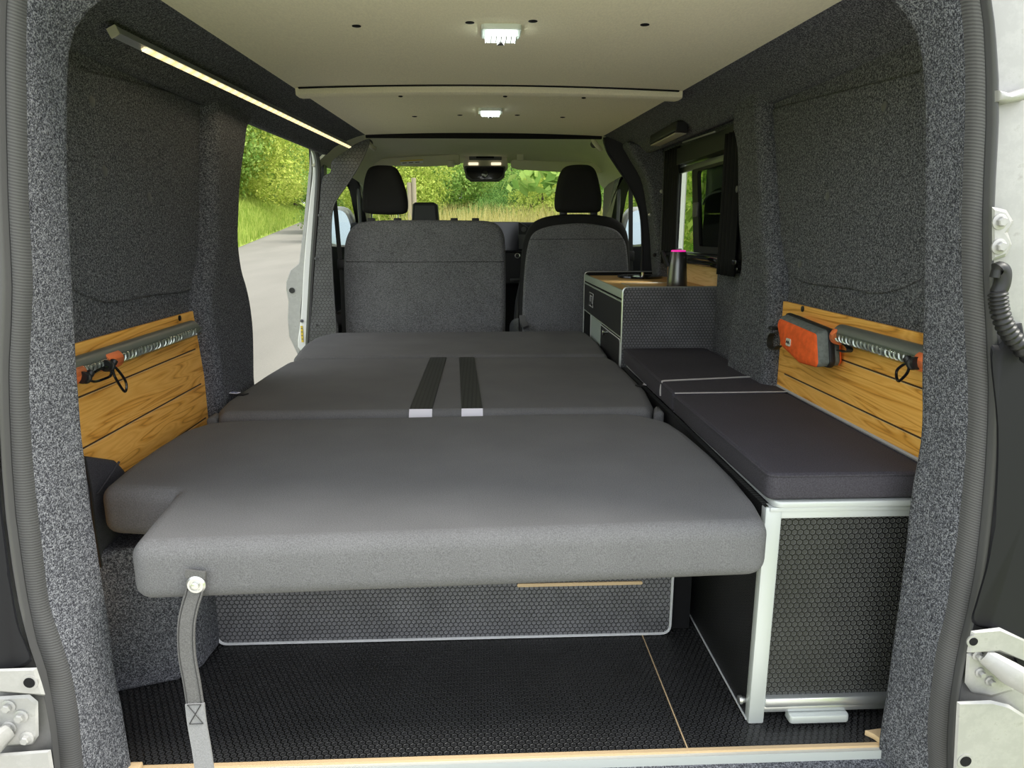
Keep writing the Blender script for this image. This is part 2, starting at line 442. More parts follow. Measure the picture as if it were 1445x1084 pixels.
bm = BM(); loft(bm, [[(ceilL(y)+.004+(ceilR(y)-ceilL(y)-.008)*j/16, y, ZC+.0+.012*(1-(2*j/16-1)**2)) for j in range(17)] for y in (2.319, 2.331)]); thick(bm, .003); O('shadow_line', bm, M['blackm'], bt, label='black strip painted as the shadow line along the rear edge of the batten')  # black strip drawn in as the batten's shadow line
for x, y in ((558, 124), (715, 125), (833, 126)):
    p = onZ(x, y, 1.335)
    t_ = (p.x-ceilL(2.37))/(ceilR(2.37)-ceilL(2.37))
    bm = BM(); lathe(bm, [(.007, .004), (.007, -.002), (.004, -.003)], (p.x, 2.372, ZC-.022+.010*(1-(2*t_-1)**2)), n=12)
    O('lining_stud', bm, M['blackm'], bpy.data.objects['trim_2'])

# carpeted roof rails on both sides
def rail(side):
    rows = []
    for y in (1.0, 1.25, 1.5, 1.9, 2.35, 2.8, 3.15, 3.42):
        a = ceilL(y) if side < 0 else ceilR(y); b = lowL(y) if side < 0 else lowR(y)
        c = []
        for t in (0, .12, .3, .5, .7, .86): c.append((a+(b-a)*t, y, ZC+.002 - (ZC-1.278)*(t**1.5)))
        c += [(b-side*.01, y, 1.281), (b, y, 1.272), (b+side*.012, y, 1.262), (b+side*.03, y, 1.262), (b+side*.07, y, 1.29), (b+side*.15, y, 1.35), (b+side*.16, y, 1.4), (a, y, 1.4)]
        rows.append(c)
    b_ = BM(); loft(b_, rows, True); return b_
S('trim_4', rail(-1), M['carpet'], 'grey carpeted roof rail along the left side carrying the light bar', 'carpet trim', auto=60)
S('trim_5', rail(1), M['carpet'], 'grey carpeted roof rail along the right side above the window', 'carpet trim', auto=60)

# left wall, its window-shaped inset and the pillar beside the sliding door
edgeL = [(372, 168), (352, 180), (346, 215), (340, 260), (338, 300), (337, 340), (341, 375), (348, 400), (354, 430), (358, 470), (359, 530)]
eL = spl(yz(px(onX, -.745, edgeL)), 5)
bm = BM(); prism(bm, [(1.10, -.02), (1.10, 1.36), (eL[0].x-.04, 1.36)] + [Vector((p.x-.03, p.y)) for p in eL] + [(eL[-1].x-.03, -.02)], 'X', -.86, -.79)
wl = S('wall_left', bm, M['carpet'], 'grey carpeted left side wall behind the oak board', 'wall', auto=60)
rec = [(90, 92), (112, 96), (200, 118), (270, 138), (290, 150), (297, 180), (299, 300), (296, 350), (288, 385), (270, 410), (215, 418), (165, 427), (140, 425), (105, 410), (90, 400)]
rl = spl(yz(px(onX, -.785, rec)), 4, True)
bm = BM(); prism(bm, rl, 'X', -.80, -.784, .006, 3); O('inset_panel', bm, M['carpet'], wl, label='carpeted window-shaped panel')
innL = [(303, 120), (301, 200), (301, 300), (299, 360), (292, 395), (290, 440), (305, 530)]
iL = yz(px(onX, -.745, innL))
top = Vector((eL[0].x, 1.285))
bm = BM(); prism(bm, [Vector((eL[0].x+.02, 1.33))] + eL + [Vector((eL[-1].x, 0)), Vector((iL[-1].x, 0))] + iL[::-1][0:] + [Vector((iL[0].x, 1.33))], 'X', -.86, -.738, .035, 6)
S('trim_6', bm, M['carpet'], 'grey carpeted pillar between the left wall and the sliding door opening', 'carpet trim', auto=60)
for x, y in ((130, 143), (148, 241), (211, 278)):
    p = onX(x, y, -.783); bm = BM(); lathe(bm, [(.011, 0), (.011, .002), (.008, .003)], (-.785, p.y, p.z), (1, 0, 0), 14)
    O('panel_clip', bm, M['greyp'], wl, label='round grey clip in the carpet panel')
# wheel arch
bm = BM(); prism(bm, [(-.80, 1.275), (-.757, 1.279), (-.64, 1.318), (-.606, 1.362), (-.600, 1.44), (-.600, 2.3), (-.80, 2.3)], 'Z', 0, .31, .012, 3)
S('trim_7', bm, M['carpet'], 'grey carpeted wheel arch box on the floor at the left', 'carpet trim', auto=50)

# right wall with the window opening
edgeR = [(1034, 186), (1040, 215), (1041, 270), (1042, 320), (1046, 370), (1040, 400), (1034, 430), (1030, 470), (1026, 520)]
eR = spl(yz(px(onX, .775, edgeR)), 5)
bm = BM(); prism(bm, [(1.10, -.02), (1.10, 1.36), (eR[0].x-.05, 1.36)] + [Vector((p.x-.03, p.y)) for p in eR] + [(eR[-1].x-.03, -.02)], 'X', .87, .8125)
wr = S('wall_right', bm, M['carpet'], 'grey carpeted right side wall behind the oak board', 'wall', auto=60)
rec = [(1312, 92), (1290, 100), (1180, 128), (1095, 150), (1083, 162), (1082, 190), (1086, 250), (1090, 320), (1097, 355), (1110, 385), (1130, 400), (1190, 408), (1225, 415), (1262, 408), (1300, 388), (1312, 378)]
rr_ = spl(yz(px(onX, .797, rec)), 4, True)
bm = BM(); prism(bm, rr_, 'X', .83, .806, .006, 3); O('inset_panel', bm, M['carpet'], wr, label='carpeted window-shaped panel')
innR = [(1076, 140), (1080, 200), (1084, 260), (1088, 330), (1094, 370), (1096, 410), (1088, 520)]
iR = yz(px(onX, .78, innR))
bm = BM(); prism(bm, [Vector((eR[0].x, 1.33))] + eR + [Vector((eR[-1].x, .0)), Vector((iR[-1].x, 0))] + iR[::-1] + [Vector((iR[0].x, 1.33))], 'X', .87, .766, .035, 6)
S('trim_8', bm, M['carpet'], 'grey carpeted pillar between the right wall and the side window', 'carpet trim', auto=60)
for x, y in ((1248, 150), (1168, 277), (1129, 373), (1090, 234), (1040, 267)):
    xx = .805 if x > 1085 else .765
    p = onX(x, y, xx); bm = BM(); lathe(bm, [(.010, 0), (.010, .002), (.007, .003)], (xx+.001, p.y, p.z), (-1, 0, 0), 14)
    O('panel_clip', bm, M['greyp'], wr, label='round grey clip in the carpet panel')
# wall around the window: below, above, ahead
WY0, WY1, WZ0, WZ1 = eR[0].x, 3.12, .785, 1.215
y0 = eR[0].x-.06
bm = BM(); box(bm, (.83, 2.0, -.02), (.88, 2.45, WZ0)); box(bm, (.8875, 2.45, -.02), (.90, 3.5, WZ0)); box(bm, (.83, 2.0, 1.235), (.88, 3.5, 1.36)); box(bm, (.83, WY1+.03, WZ0), (.88, 3.5, 1.235))
S('wall_right', bm, M['carpet'], 'dark carpeted right wall below and above the side window', 'wall', smooth=False)
hp = [(868, 197), (893, 203), (915, 214), (932, 222), (940, 260), (950, 320), (957, 390), (957, 470), (905, 470), (907, 330), (901, 285), (880, 230)]
bm = BM(); prism(bm, spl(xz(px(onY, 3.36, [(880, 203), (905, 205), (925, 208), (934, 216), (938, 250), (944, 300), (951, 360), (955, 400), (925, 400), (918, 330), (908, 260), (890, 225)])), 4, True), 'Y', 3.40, 3.28, .02, 4)
S('trim_9', bm, M['carpet'], 'dark carpeted pillar between the cab hoop and the curtain on the right', 'carpet trim')

# D-pillars and header: one carpeted surround of the rear opening
inL = [(190, 1110), (185, 1084), (177, 1035), (170, 990), (162, 960), (156, 905), (150, 860), (142, 815), (135, 765), (127, 720), (120, 660), (114, 615), (110, 560), (107, 520), (103, 440), (100, 380), (96, 300), (94, 230), (94, 150), (95, 90), (98, 60), (104, 40), (117, 20), (132, 7), (150, -6), (190, -18)]
inR = [(1240, 1110), (1241, 1050), (1245, 1020), (1250, 990), (1254, 965), (1259, 925), (1264, 890), (1270, 850), (1274, 815), (1279, 780), (1284, 720), (1290, 680), (1294, 655), (1299, 640), (1303, 590), (1302, 540), (1304, 450), (1305, 350), (1306, 250), (1307, 190), (1306, 140), (1303, 90), (1299, 62), (1292, 42), (1282, 22), (1266, 5), (1248, -8), (1215, -18)]
ouL = [(122, 1110), (118, 1084), (114, 1040), (109, 990), (100, 945), (90, 915), (82, 890), (71, 860), (65, 820), (59, 765), (51, 700), (46, 645), (42, 580), (41, 530), (44, 470), (47.5, 400), (44, 340), (41, 290), (39, 200), (37.5, 100), (38, 20), (42, -40), (60, -95), (110, -135), (180, -150)]
ouR = [(1310, 1110), (1310, 1084), (1308, 1030), (1310, 1000), (1315, 960), (1320, 920), (1333, 870), (1341, 825), (1349, 770), (1355, 720), (1362, 650), (1366, 590), (1365, 530), (1361, 470), (1357, 400), (1356, 320), (1358, 250), (1361, 180), (1362, 110), (1359, 40), (1352, -20), (1330, -80), (1280, -125), (1210, -150)]
YI, YO = 1.07, .985
n = 60
iL_ = resample(px(onY, YI, inL), n); iR_ = resample(px(onY, YI, inR), n); oL_ = resample(px(onY, YO, ouL), n); oR_ = resample(px(onY, YO, ouR), n)
nh = 14
def bridge(a, b): return [a.lerp(b, k/(nh+1)) for k in range(1, nh+1)]
inner = iL_+bridge(iL_[-1], iR_[-1])+iR_[::-1]; outer_ = resample(px(onY, YO, ouL), 260)+resample(px(onY, YO, ouR), 260)[::-1]
def nearest(line, pts):
    return [line[min(range(len(line)), key=lambda q: (line[q].x-p.x)**2+(line[q].z-p.z)**2)] for p in pts]
dense = resample(inner, 120); inner = dense; outer = nearest(outer_, inner)
rows = []
for k, (a, b) in enumerate(zip(inner, outer)):
    sx = -1 if a.x < .05 else 1; tz = max(0., min(1., (a.z-1.12)/.14)); out = Vector((sx*(1-tz), 0, tz)).normalized()
    mid = [a.lerp(b, t) + Vector((0, -.012*math.sin(math.pi*t), 0)) for t in (.0, .08, .25, .5, .75, .92, 1.)]
    back = [a+out*.012+Vector((0, .014, 0)), a+out*.08+Vector((0, .045, 0)), a+out*.16+Vector((0, .05, 0)), b+out*.09+Vector((0,.01,0)), b+out*.03+Vector((0,.006,0))]
    rows.append(mid[::-1]+[a+Vector((0,.006,0))+out*.003]+back)
bm = BM(); loft(bm, rows, True)
S('trim_10', bm, M['carpet'], 'light-struck grey carpet surround of the rear door opening', 'carpet trim', auto=60)

# rubber door seal just outside it
grL = [(94, 1110), (91, 1084), (84, 1010), (71, 940), (57, 900), (43, 830), (36, 780), (28, 720), (23, 650), (20, 580), (19, 520), (23, 450), (24, 400), (21, 340), (18, 270), (16, 180), (15, 100), (16, 20), (22, -45), (44, -110), (100, -155), (180, -172)]
grR = [(1332, 1110), (1331, 1084), (1331, 1040), (1334, 990), (1341, 940), (1349, 900), (1361, 850), (1370, 800), (1377, 740), (1383, 670), (1387, 600), (1388, 540), (1385, 470), (1381, 400), (1379, 320), (1381, 250), (1384, 180), (1384, 110), (1381, 40), (1372, -25), (1348, -95), (1292, -143), (1210, -172)]
xoL = [(80, 1110), (78, 1084), (72, 1030), (64, 985), (52, 940), (38, 900), (26, 850), (17, 800), (8, 730), (2, 660), (-2, 580), (-4, 520), (-2, 450), (0, 400), (-2, 340), (-5, 270), (-7, 180), (-8, 100), (-7, 20), (0, -50), (26, -125), (90, -175), (180, -195)]
xoR = [(1346, 1110), (1346, 1084), (1348, 1045), (1352, 1000), (1357, 960), (1367, 910), (1380, 860), (1391, 810), (1399, 750), (1407, 680), (1411, 600), (1411, 540), (1408, 470), (1402, 390), (1402, 320), (1405, 250), (1409, 180), (1409, 110), (1404, 40), (1394, -30), (1366, -110), (1304, -162), (1210, -195)]
def loop(L_, R_, y):
    a = resample(px(onY, y, L_), n); b = resample(px(onY, y, R_), n); return a+bridge(a[-1], b[-1])+b[::-1]
outer = resample(outer_, 150)
def loop(L_, R_, y): return resample(px(onY, y, L_), 300)+resample(px(onY, y, R_), 300)[::-1]
gro = nearest(loop(grL, grR, .975), outer); ext = nearest(loop(xoL, xoR, .955), gro)
seal = thing('door_seal', 'black ribbed rubber seal running around the rear door opening', 'rubber seal', (0, .97, .0))
rows = []
for a, b in zip(outer, gro):
    d = (b-a).normalized(); N_ = Vector((d.z, 0, -d.x)); N_ = Vector((0, -1, 0))
    rows.append([a+Vector((0, .004, 0)), a+N_*.006+d*.001, a.lerp(b, .3)+N_*.011, a.lerp(b, .7)+N_*.012, b+N_*.009, b+Vector((0, .006, 0))])
bm = BM(); loft(bm, rows, True); O('ribbed_lip', bm, M['ribbed'], seal, label='ribbed inner lip', auto=60)
rows = []
for a, b in zip(gro, ext):
    d = (b-a); c = a.lerp(b, .5); r = d.length*.5; d.normalize()
    rows.append([c+d*(r*.98*math.cos(t))+Vector((0, -.014*math.sin(t)+.004, 0)) for t in [k*math.pi*2/10 for k in range(10)]])
bm = BM(); loft(bm, rows, True); O('rubber_bulb', bm, M['rubber'], seal, label='smooth outer bulb', auto=80)

# silver rear jambs outside the seal with hinges
def jamb(side):
    b_ = BM(); pr = []
    for k in range(len(ext)):
        pass
    idx = [i for i in range(len(ext)) if ext[i].x*side > .35]
    rows = []
    for i in idx:
        p = ext[i]; x0 = p.x-side*.006
        rows.append([(x0, .985, p.z), (x0+side*.004, .972, p.z), (x0+side*.05, .965, p.z), (side*.98+.02, .95, p.z), (side*1.0+.02, 1.0, p.z)])
    loft(b_, rows); thick(b_, .004); return b_
JL = S('van_body', jamb(-1), M['silver'], 'silver painted body jamb at the left of the rear opening', 'van body', auto=60)
JR = S('van_body', jamb(1), M['silver'], 'silver painted body jamb at the right of the rear opening', 'van body', auto=60)
def outl(fn, y, pts, n_=4, closed=True): return spl(xz(px(fn, y, pts)), n_, closed)
def relief(pts, y, depth, r=.003, n_=1):
    f = xz(px(onY, y, pts)); g = xz(px(onY, y+depth, pts))
    if n_ > 1: f = spl(f, n_, True); g = spl(g, n_, True)
    c = sum(f, Vector((0, 0)))/len(f)
    f2 = [p+(c-p).normalized()*r*1.5 for p in f]
    b_ = BM(); rows = [[(p.x, yy, p.y) for p in q] for q, yy in ((g, y+depth), (f, y+r), (f2, y))]
    loft(b_, rows, True); b_.verts.ensure_lookup_table(); k = len(f)
    b_.faces.new([b_.verts[2*k+i] for i in range(k)]); b_.faces.new([b_.verts[i] for i in range(k)][::-1]); return b_
# pressed ribs on the right jamb
for pts in ([(1404, 128), (1420, 132), (1450, 122), (1450, 140), (1420, 146), (1404, 144)],):
    bm = BM(); prism(bm, xz(px(onY, .955, pts)), 'Y', .975, .945, .006, 3)
    S('van_body', bm, M['silver'], 'raised silver rib across the right rear jamb near the top', 'van body')
# dark moulded recesses
bm = relief([(1400, 500), (1412, 488), (1450, 492), (1450, 930), (1425, 912), (1400, 890), (1374, 880), (1380, 850), (1396, 790), (1406, 700), (1409, 600)], .94, .03, .004, 4)
S('van_body', bm, M['mould'], 'black plastic corner moulding beside the right door seal', 'van body')
bm = relief([(-15, 560), (-6, 600), (-2, 700), (6, 770), (14, 830), (24, 885), (36, 915), (42, 935), (20, 945), (-15, 945)], .94, .03, .004, 4)
S('van_body', bm, M['mould'], 'black plastic corner moulding beside the left door seal', 'van body')
def bolt(bm, c, r, ax=(0, -1, 0)):
    lathe(bm, [(r*1.25, 0), (r*1.25, .002), (r, .003)], c, ax, 18)
    lathe(bm, [(r*.8, .002), (r*.8, .008), (r*.65, .0095)], c, ax, 6)
def hinge(label, pts, bolts, arm, hole, br):
    bm = relief(pts, .944, .02); t_ = O('hinge', bm, M['silver'], JL if pts[0][0] < 700 else JR, label)
    for x, y in bolts:
        p = onY(x, y, .94); bm = BM(); bolt(bm, (p.x, .944, p.z), br); O('bolt', bm, M['silver'], t_)
    if arm:
        ps = px(onY, .92, arm); bm = BM(); tube(bm, [ps[0]+Vector((0,.02,0))]+ps[1:], [.013]+[.02]*(len(ps)-1), 10, flat=.8); O('hinge_arm', bm, M['silver'], t_)
    for x, y, r in hole:
        p = onY(x, y, .94); bm = BM(); lathe(bm, [(r, .0), (r, .003), (r*.72, .003), (r*.66, -.004)], (p.x, .95, p.z), (0, -1, 0), 20); O('hole_rim', bm, M['silver'], t_)
        bm = BM(); lathe(bm, [(r*.66, 0), (r*.66, .0012)], (p.x, .947, p.z), (0, -1, 0), 16); O('hole', bm, M['blackm'], t_, label='dark open hole')
    return t_
hinge('silver lower right door hinge with three bolts beside the black moulding', [(1366, 924), (1378, 922), (1412, 926), (1440, 950), (1430, 975), (1400, 984), (1372, 978), (1363, 965)], [(1399, 937), (1385, 951), (1399, 963), (1381, 927)], [(1400, 935), (1425, 950), (1452, 965)], [], .0065)
hinge('silver upper right door hinge with two bolts above the corrugated hose', [(1402, 292), (1420, 296), (1430, 312), (1422, 328), (1428, 345), (1420, 362), (1402, 368)], [(1413, 313), (1412, 348)], None, [], .0085)
hinge('silver lower left door hinge plate with four bolts', [(-10, 985), (40, 982), (52, 992), (53, 1040), (45, 1052), (-10, 1056)], [(10, 999), (28, 1013), (11, 1029), (36, 1044)], [(0, 1045), (-8, 1050), (-30, 1048)], [], .0085)
bm = relief([(1372, 892), (1412, 887), (1450, 905), (1450, 935), (1412, 921), (1366, 922)], .93, .03)
ob = S('van_body', bm, M['silver'], 'silver bracket under the black moulding on the right with one round hole', 'van body')
for x, y, r in ((1373, 905, .010),):
    p = onY(x, y, .93); bm = BM(); lathe(bm, [(r, .0), (r, .002), (r*.7, .002)], (p.x, .931, p.z), (0, -1, 0), 20); O('hole_rim', bm, M['silver'], ob)
    bm = BM(); lathe(bm, [(r*.66, 0), (r*.66, .0025)], (p.x, .9305, p.z), (0, -1, 0), 16); O('hole', bm, M['blackm'], ob, label='dark open hole')
bm = relief([(-10, 946), (50, 944), (57, 965), (62, 982), (-10, 976)], .93, .03)
ob = S('van_body', bm, M['silver'], 'silver bracket under the black moulding on the left with one round hole', 'van body')
p = onY(42, 963, .93); bm = BM(); lathe(bm, [(.012, .0), (.012, .002), (.0085, .002)], (p.x, .931, p.z), (0, -1, 0), 20); O('hole_rim', bm, M['silver'], ob)
bm = BM(); lathe(bm, [(.008, 0), (.008, .0025)], (p.x, .9305, p.z), (0, -1, 0), 16); O('hole', bm, M['blackm'], ob, label='dark open hole')
bm = relief([(1352, 992), (1400, 990), (1425, 996), (1450, 1012), (1450, 1110), (1346, 1110)], .92, .03)
ob = S('van_body', bm, M['silver'], 'silver pressed panel at the bottom right corner with a round hole', 'van body')
p = onY(1362, 1074, .92); bm = BM(); lathe(bm, [(.013, .0), (.013, .002), (.009, .002)], (p.x, .921, p.z), (0, -1, 0), 20); O('hole_rim', bm, M['silver'], ob)
bm = BM(); lathe(bm, [(.009, 0), (.009, .0025)], (p.x, .9205, p.z), (0, -1, 0), 16); O('hole', bm, M['blackm'], ob, label='dark open hole')
bm = relief([(-10, 1066), (70, 1060), (78, 1110), (-10, 1110)], .93, .03)
S('van_body', bm, M['silver'], 'silver pressed panel at the bottom left corner', 'van body')
# hose
hs = px(onY, .925, [(1408, 412), (1409, 425), (1411, 438), (1416, 455), (1424, 470), (1436, 485), (1455, 505)])
t_ = thing('cable_hose', 'black corrugated cable hose with a rubber elbow at the right door jamb', 'hose', (hs[0].x, .93, hs[0].z))
bm = BM(); tube(bm, spl(px(onY, .935, [(1404, 392), (1408, 380), (1415, 384), (1414, 400), (1408, 414)]), 5), [.007]*5+[.0105]*16, 14); O('elbow', bm, M['black'], t_)
pts = spl(hs, 14); bm = BM(); tube(bm, pts, [.0095 if k % 6 < 3 else .0122 for k in range(len(pts))], 14); O('corrugated_tube', bm, M['black'], t_, auto=80)

# outer skin so that no light leaks: roof, sides
bm = BM(); box(bm, (-.98, .962, 1.385), (1.0, .99, 1.62), .01, 3); S('van_body', bm, M['silver'], 'silver body header above the rear door opening', 'van body')
bm = BM(); box(bm, (-1.0, .992, 1.405), (1.02, 3.5, 1.44)); S('roof', bm, M['silver'], 'van roof panel above the ceiling', 'roof', smooth=False)
bm = BM(); box(bm, (-.98, 1.0, -.3), (-.87, 2.15, 1.42)); S('van_body', bm, M['silver'], 'outer left side panel of the van', 'van body', smooth=False)
bm = BM(); box(bm, (.89, 1.0, -.3), (.91, 2.22, 1.42)); box(bm, (.902, 2.22, -.3), (.915, 3.5, WZ0-.01)); box(bm, (.89, 2.22, 1.25), (.91, 3.5, 1.42)); box(bm, (.89, 3.17, WZ0-.01), (.91, 3.5, 1.25))
S('van_body', bm, M['silver'], 'outer right side panel of the van around the window', 'van body', smooth=False)
# ================================================================== FURNITURE IN THE LOAD BAY
# ---- folding bed
ZB = .45
bed = thing('folding_bed', 'grey upholstered folding bed in three sections filling the van', 'bed', (-.1, 1.9, 0))
k = .94
def bp(l): return [(x*k, y*k) for x, y in l]
rear = [(-.546, 1.008), (.470, 1.046), (.489, 1.16), (.497, 1.28), (.498, 1.42), (.490, 1.58), (.474, 1.69), (.40, 1.772), (.20, 1.78), (-.62, 1.750), (-.69, 1.73), (-.728, 1.66), (-.735, 1.52), (-.733, 1.40), (-.720, 1.262), (-.572, 1.236)]
rear = roundpoly(rear, [.034, .04, .1, .1, .1, .1, .1, .12, .1, .1, .06, .1, .1, .1, .034, .006], 5)
bm = BM(); prism(bm, rear, 'Z', .352, ZB, .027, 6); O('rear_mattress', bm, M['bed'], bed, label='wide rear mattress section with a notch at its left corner', auto=70)
mid = [(-.694, 1.80), (.452, 1.80), (.475, 1.86), (.497, 2.05), (.497, 2.50), (.478, 2.606), (-.18, 2.612), (-.66, 2.598), (-.716, 2.54), (-.726, 2.3), (-.726, 1.95), (-.716, 1.86)]
mid = roundpoly(mid, [.03, .03, .06, .1, .06, .04, .1, .08, .06, .1, .1, .06], 5)
bm = BM(); prism(bm, mid, 'Z', .315, ZB+.002, .026, 6); O('middle_cushion', bm, M['bed'], bed, label='middle seat cushion section', auto=70)
bm = BM(); prism(bm, roundpoly([(-.728, 1.803), (-.700, 1.803), (-.706, 1.86), (-.728, 1.87)], .01, 3), 'Z', .33, ZB-.012, .01, 3); O('cushion_flap', bm, M['bed'], bed); bm = BM()
prism(bm, roundpoly([(.459, 1.803), (.490, 1.803), (.494, 1.87), (.478, 1.87)], .01, 3), 'Z', .33, ZB-.008, .01, 3); O('cushion_flap', bm, M['bed'], bed)
far = [(-.712, 2.612), (-.18, 2.622), (.482, 2.614), (.496, 2.9), (.490, 3.20), (.468, 3.272), (-.70, 3.262), (-.745, 3.10), (-.745, 2.9)]
far = roundpoly(far, [.03, .1, .03, .1, .08, .05, .08, .1, .1], 5)
bm = BM(); prism(bm, far, 'Z', .32, ZB+.006, .022, 5); O('front_cushion', bm, M['bed'], bed, label='front backrest cushion section', auto=70)
for x0, sk, bw in ((-.1955, 0, .060), (-.0875, .031, .056)):
    bm = BM(); y0, y1 = 1.815, 2.585
    pts = [(x0+bw/2, 2.609, ZB-.01), (x0+bw/2, 2.597, ZB+.0015)]+[(x0+bw/2+sk*i/6, y1+(y0-y1)*i/6, ZB+.0035) for i in range(7)]
    ribbon(bm, pts, bw, .003, (1, 0, 0)); w = O('webbing_band', bm, M['webb'], bed, label='ribbed black webbing band', auto=50)
    bm = BM(); ribbon(bm, [(x0+bw/2+sk, 1.814, ZB+.003), (x0+bw/2+sk, 1.804, ZB-.005), (x0+bw/2+sk, 1.7985, ZB-.018), (x0+bw/2+sk, 1.797, ZB-.04)], bw+.001, .003, (1, 0, 0)); O('band_end', bm, M['whitecloth'], w, label='white sewn end of the band', auto=60)
for xy_, d in (((336, 556), 1), ((910, 544), -1)):
    p = onZ(*xy_, ZB+.004); bm = BM(); m_ = Matrix.Translation(p) @ Matrix.Rotation(-.35*d, 4, 'Z')
    box(bm, (-.028, -.012, -.001), (.028, .012, .002), .0005, 1, m_); tg = O('fabric_tag', bm, M['black'], bed, label='small black side loop with a printed tag', smooth=False)
    bm = BM(); box(bm, (-.012*d-.014, -.009, .002), (-.012*d+.014, .009, .0035), 0, 1, m_); O('printed_label', bm, M['whitecloth'], tg, label='white printed label', smooth=False)
    bm = BM()
    for i, (a, b_) in enumerate(((-.010, -.004), (-.002, .003), (.005, .010))): box(bm, (-.012*d+a, -.004+.002*(i%2), .0034), (-.012*d+b_, .003, .0042), 0, 1, m_)
    O('print', bm, M['blue'], tg, label='blue print on the label', smooth=False)
# hex board under the bed
pan = roundpoly([(-.604, .004), (.430, .004), (.430, .300), (-.604, .300)], [.022, .022, 0, 0])
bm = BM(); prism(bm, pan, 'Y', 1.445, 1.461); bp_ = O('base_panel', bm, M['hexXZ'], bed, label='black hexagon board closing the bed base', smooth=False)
fr = [Vector((x, 1.4445, z)) for x, z in roundpoly([(-.604, .30), (-.604, .004), (.430, .004), (.430, .30)], [0, .022, .022, 0])]
bm = BM(); tube(bm, fr, .0032, 6); O('panel_edging', bm, M['edge'], bp_, label='thin white edging')
bm = BM(); prism(bm, roundpoly([(.074, .131), (.360, .131), (.360, .139), (.074, .139)], .0039, 4), 'Y', 1.4415, 1.447); O('finger_slot', bm, M['ply'], bp_, label='pale wooden finger slot')
bm = BM(); box(bm, (-.60, 1.462, .005), (.48, 3.2, .31)); O('bed_base', bm, M['blackm'], bed, label='dark bed base behind the board', smooth=False)
bm = BM(); box(bm, (-.55, 1.40, .30), (.44, 1.79, .351)); O('slat_board', bm, M['blackm'], bed, label='dark board under the rear mattress', smooth=False)
# hanging pull strap
sp_ = [(277, 806, 1.008), (277, 818, 1.006), (274, 836, 1.003), (268, 856, 1.0), (263, 885, .995), (264, 925, .99), (271, 965, .985), (277, 1005, .98)]
ps = [onY(x, y, v) for x, y, v in sp_]
st = None
bm = BM(); ribbon(bm, spl(ps, 5), .0265, .0035, (1, 0, 0)); st = O('pull_strap', bm, M['strap'], bed, label='grey webbing strap hanging from the front edge', auto=60)
for sgn in (-1, 1):
    bm = BM(); tube(bm, [q+Vector((sgn*.0105, -.0022, 0)) for q in spl(ps[1:], 5)], .0007, 4); O('stitch_line', bm, M['stitch'], st)
lo_ = [onY(x, y, v) for x, y, v in ((275, 993, .979), (278, 1020, .977), (285, 1060, .972), (292, 1110, .966))]
bm = BM(); ribbon(bm, spl(lo_, 4), .029, .004, (1, 0, 0)); O('strap_end', bm, M['strapl'], st, label='paler lower length of the strap', auto=60)
a, b_ = lo_[0]+Vector((0, -.003, 0)), lo_[1]+Vector((0, -.003, 0)); e = .0105
bm = BM()
for q in ([a+Vector((-e,0,0)), b_+Vector((e,0,0))], [a+Vector((e,0,0)), b_+Vector((-e,0,0))], [a+Vector((-e,0,0)), a+Vector((e,0,0))], [b_+Vector((-e,0,0)), b_+Vector((e,0,0))]): tube(bm, q, .0007, 4)
O('box_stitch', bm, M['stitch'], st)
p = onY(277, 825, 1.004); bm = BM(); lathe(bm, [(.0148, 0), (.0148, .002), (.012, .0045), (.009, .0045), (.009, .003), (.006, .003), (.006, .007), (.0045, .008)], (p.x, 1.004, p.z), (0, -1, 0), 22); O('bolt', bm, M['steel'], st, label='zinc bolt and washer')
bm = BM(); ribbon(bm, [onY(262, 809, 1.004), onY(290, 812, 1.004)], .012, .004, (0, 0, 1)); O('strap_fold', bm, M['strap'], st)

# ---- storage bench on the right
bench = thing('storage_bench', 'black hexagon-board storage box with aluminium frame along the right wall', 'bench', (.66, 1.8, 0))
Y0 = 1.14; X0 = .5
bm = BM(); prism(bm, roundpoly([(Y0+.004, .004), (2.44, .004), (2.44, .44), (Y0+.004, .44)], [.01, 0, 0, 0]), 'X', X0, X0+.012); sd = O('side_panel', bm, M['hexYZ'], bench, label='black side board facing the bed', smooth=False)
bm = BM(); tube(bm, [(X0-.001, 2.40, .005), (X0-.001, Y0+.008, .005)], .0022, 6); O('panel_edging', bm, M['edge'], sd, label='thin pale bottom edging')
for y, z in ((1.165, .035), (1.62, .06)):
    bm = BM(); lathe(bm, [(.006, 0), (.006, .006), (.0085, .006), (.0085, .012), (.005, .014)], (X0, y, z), (-1, 0, 0), 14); O('knob', bm, M['steel'], sd, label='small chrome fixing knob')
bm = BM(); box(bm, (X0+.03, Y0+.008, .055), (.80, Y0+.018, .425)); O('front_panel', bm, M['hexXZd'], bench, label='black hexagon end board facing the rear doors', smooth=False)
bm = BM(); box(bm, (X0-.001, Y0-.001, .0), (X0+.03, Y0+.02, .44), .004, 2); O('frame_post', bm, M['alupale'], bench, label='pale aluminium upright')
bm = BM(); box(bm, (X0+.028, Y0, .024), (.80, Y0+.02, .038), .002); box(bm, (X0+.028, Y0-.004, .036), (.80, Y0+.02, .056), .004); O('frame_rail', bm, M['alu'], bench, label='lower aluminium profile')
bm = BM(); box(bm, (X0+.006, Y0+.001, .418), (.80, Y0+.02, .434), .002); box(bm, (X0+.006, Y0-.003, .432), (.80, Y0+.02, .4405), .002); O('frame_rail', bm, M['alupale'], bench, label='upper aluminium profile')
bm = BM(); prism(bm, roundpoly([(X0+.010, Y0-.008), (.80, Y0-.008), (.80, 2.44), (X0+.016, 2.44)], [.02, 0, 0, 0]), 'Z', .441, .453, .003, 2); O('lid', bm, M['alupale'], bench, label='pale aluminium edged lid under the cushions')
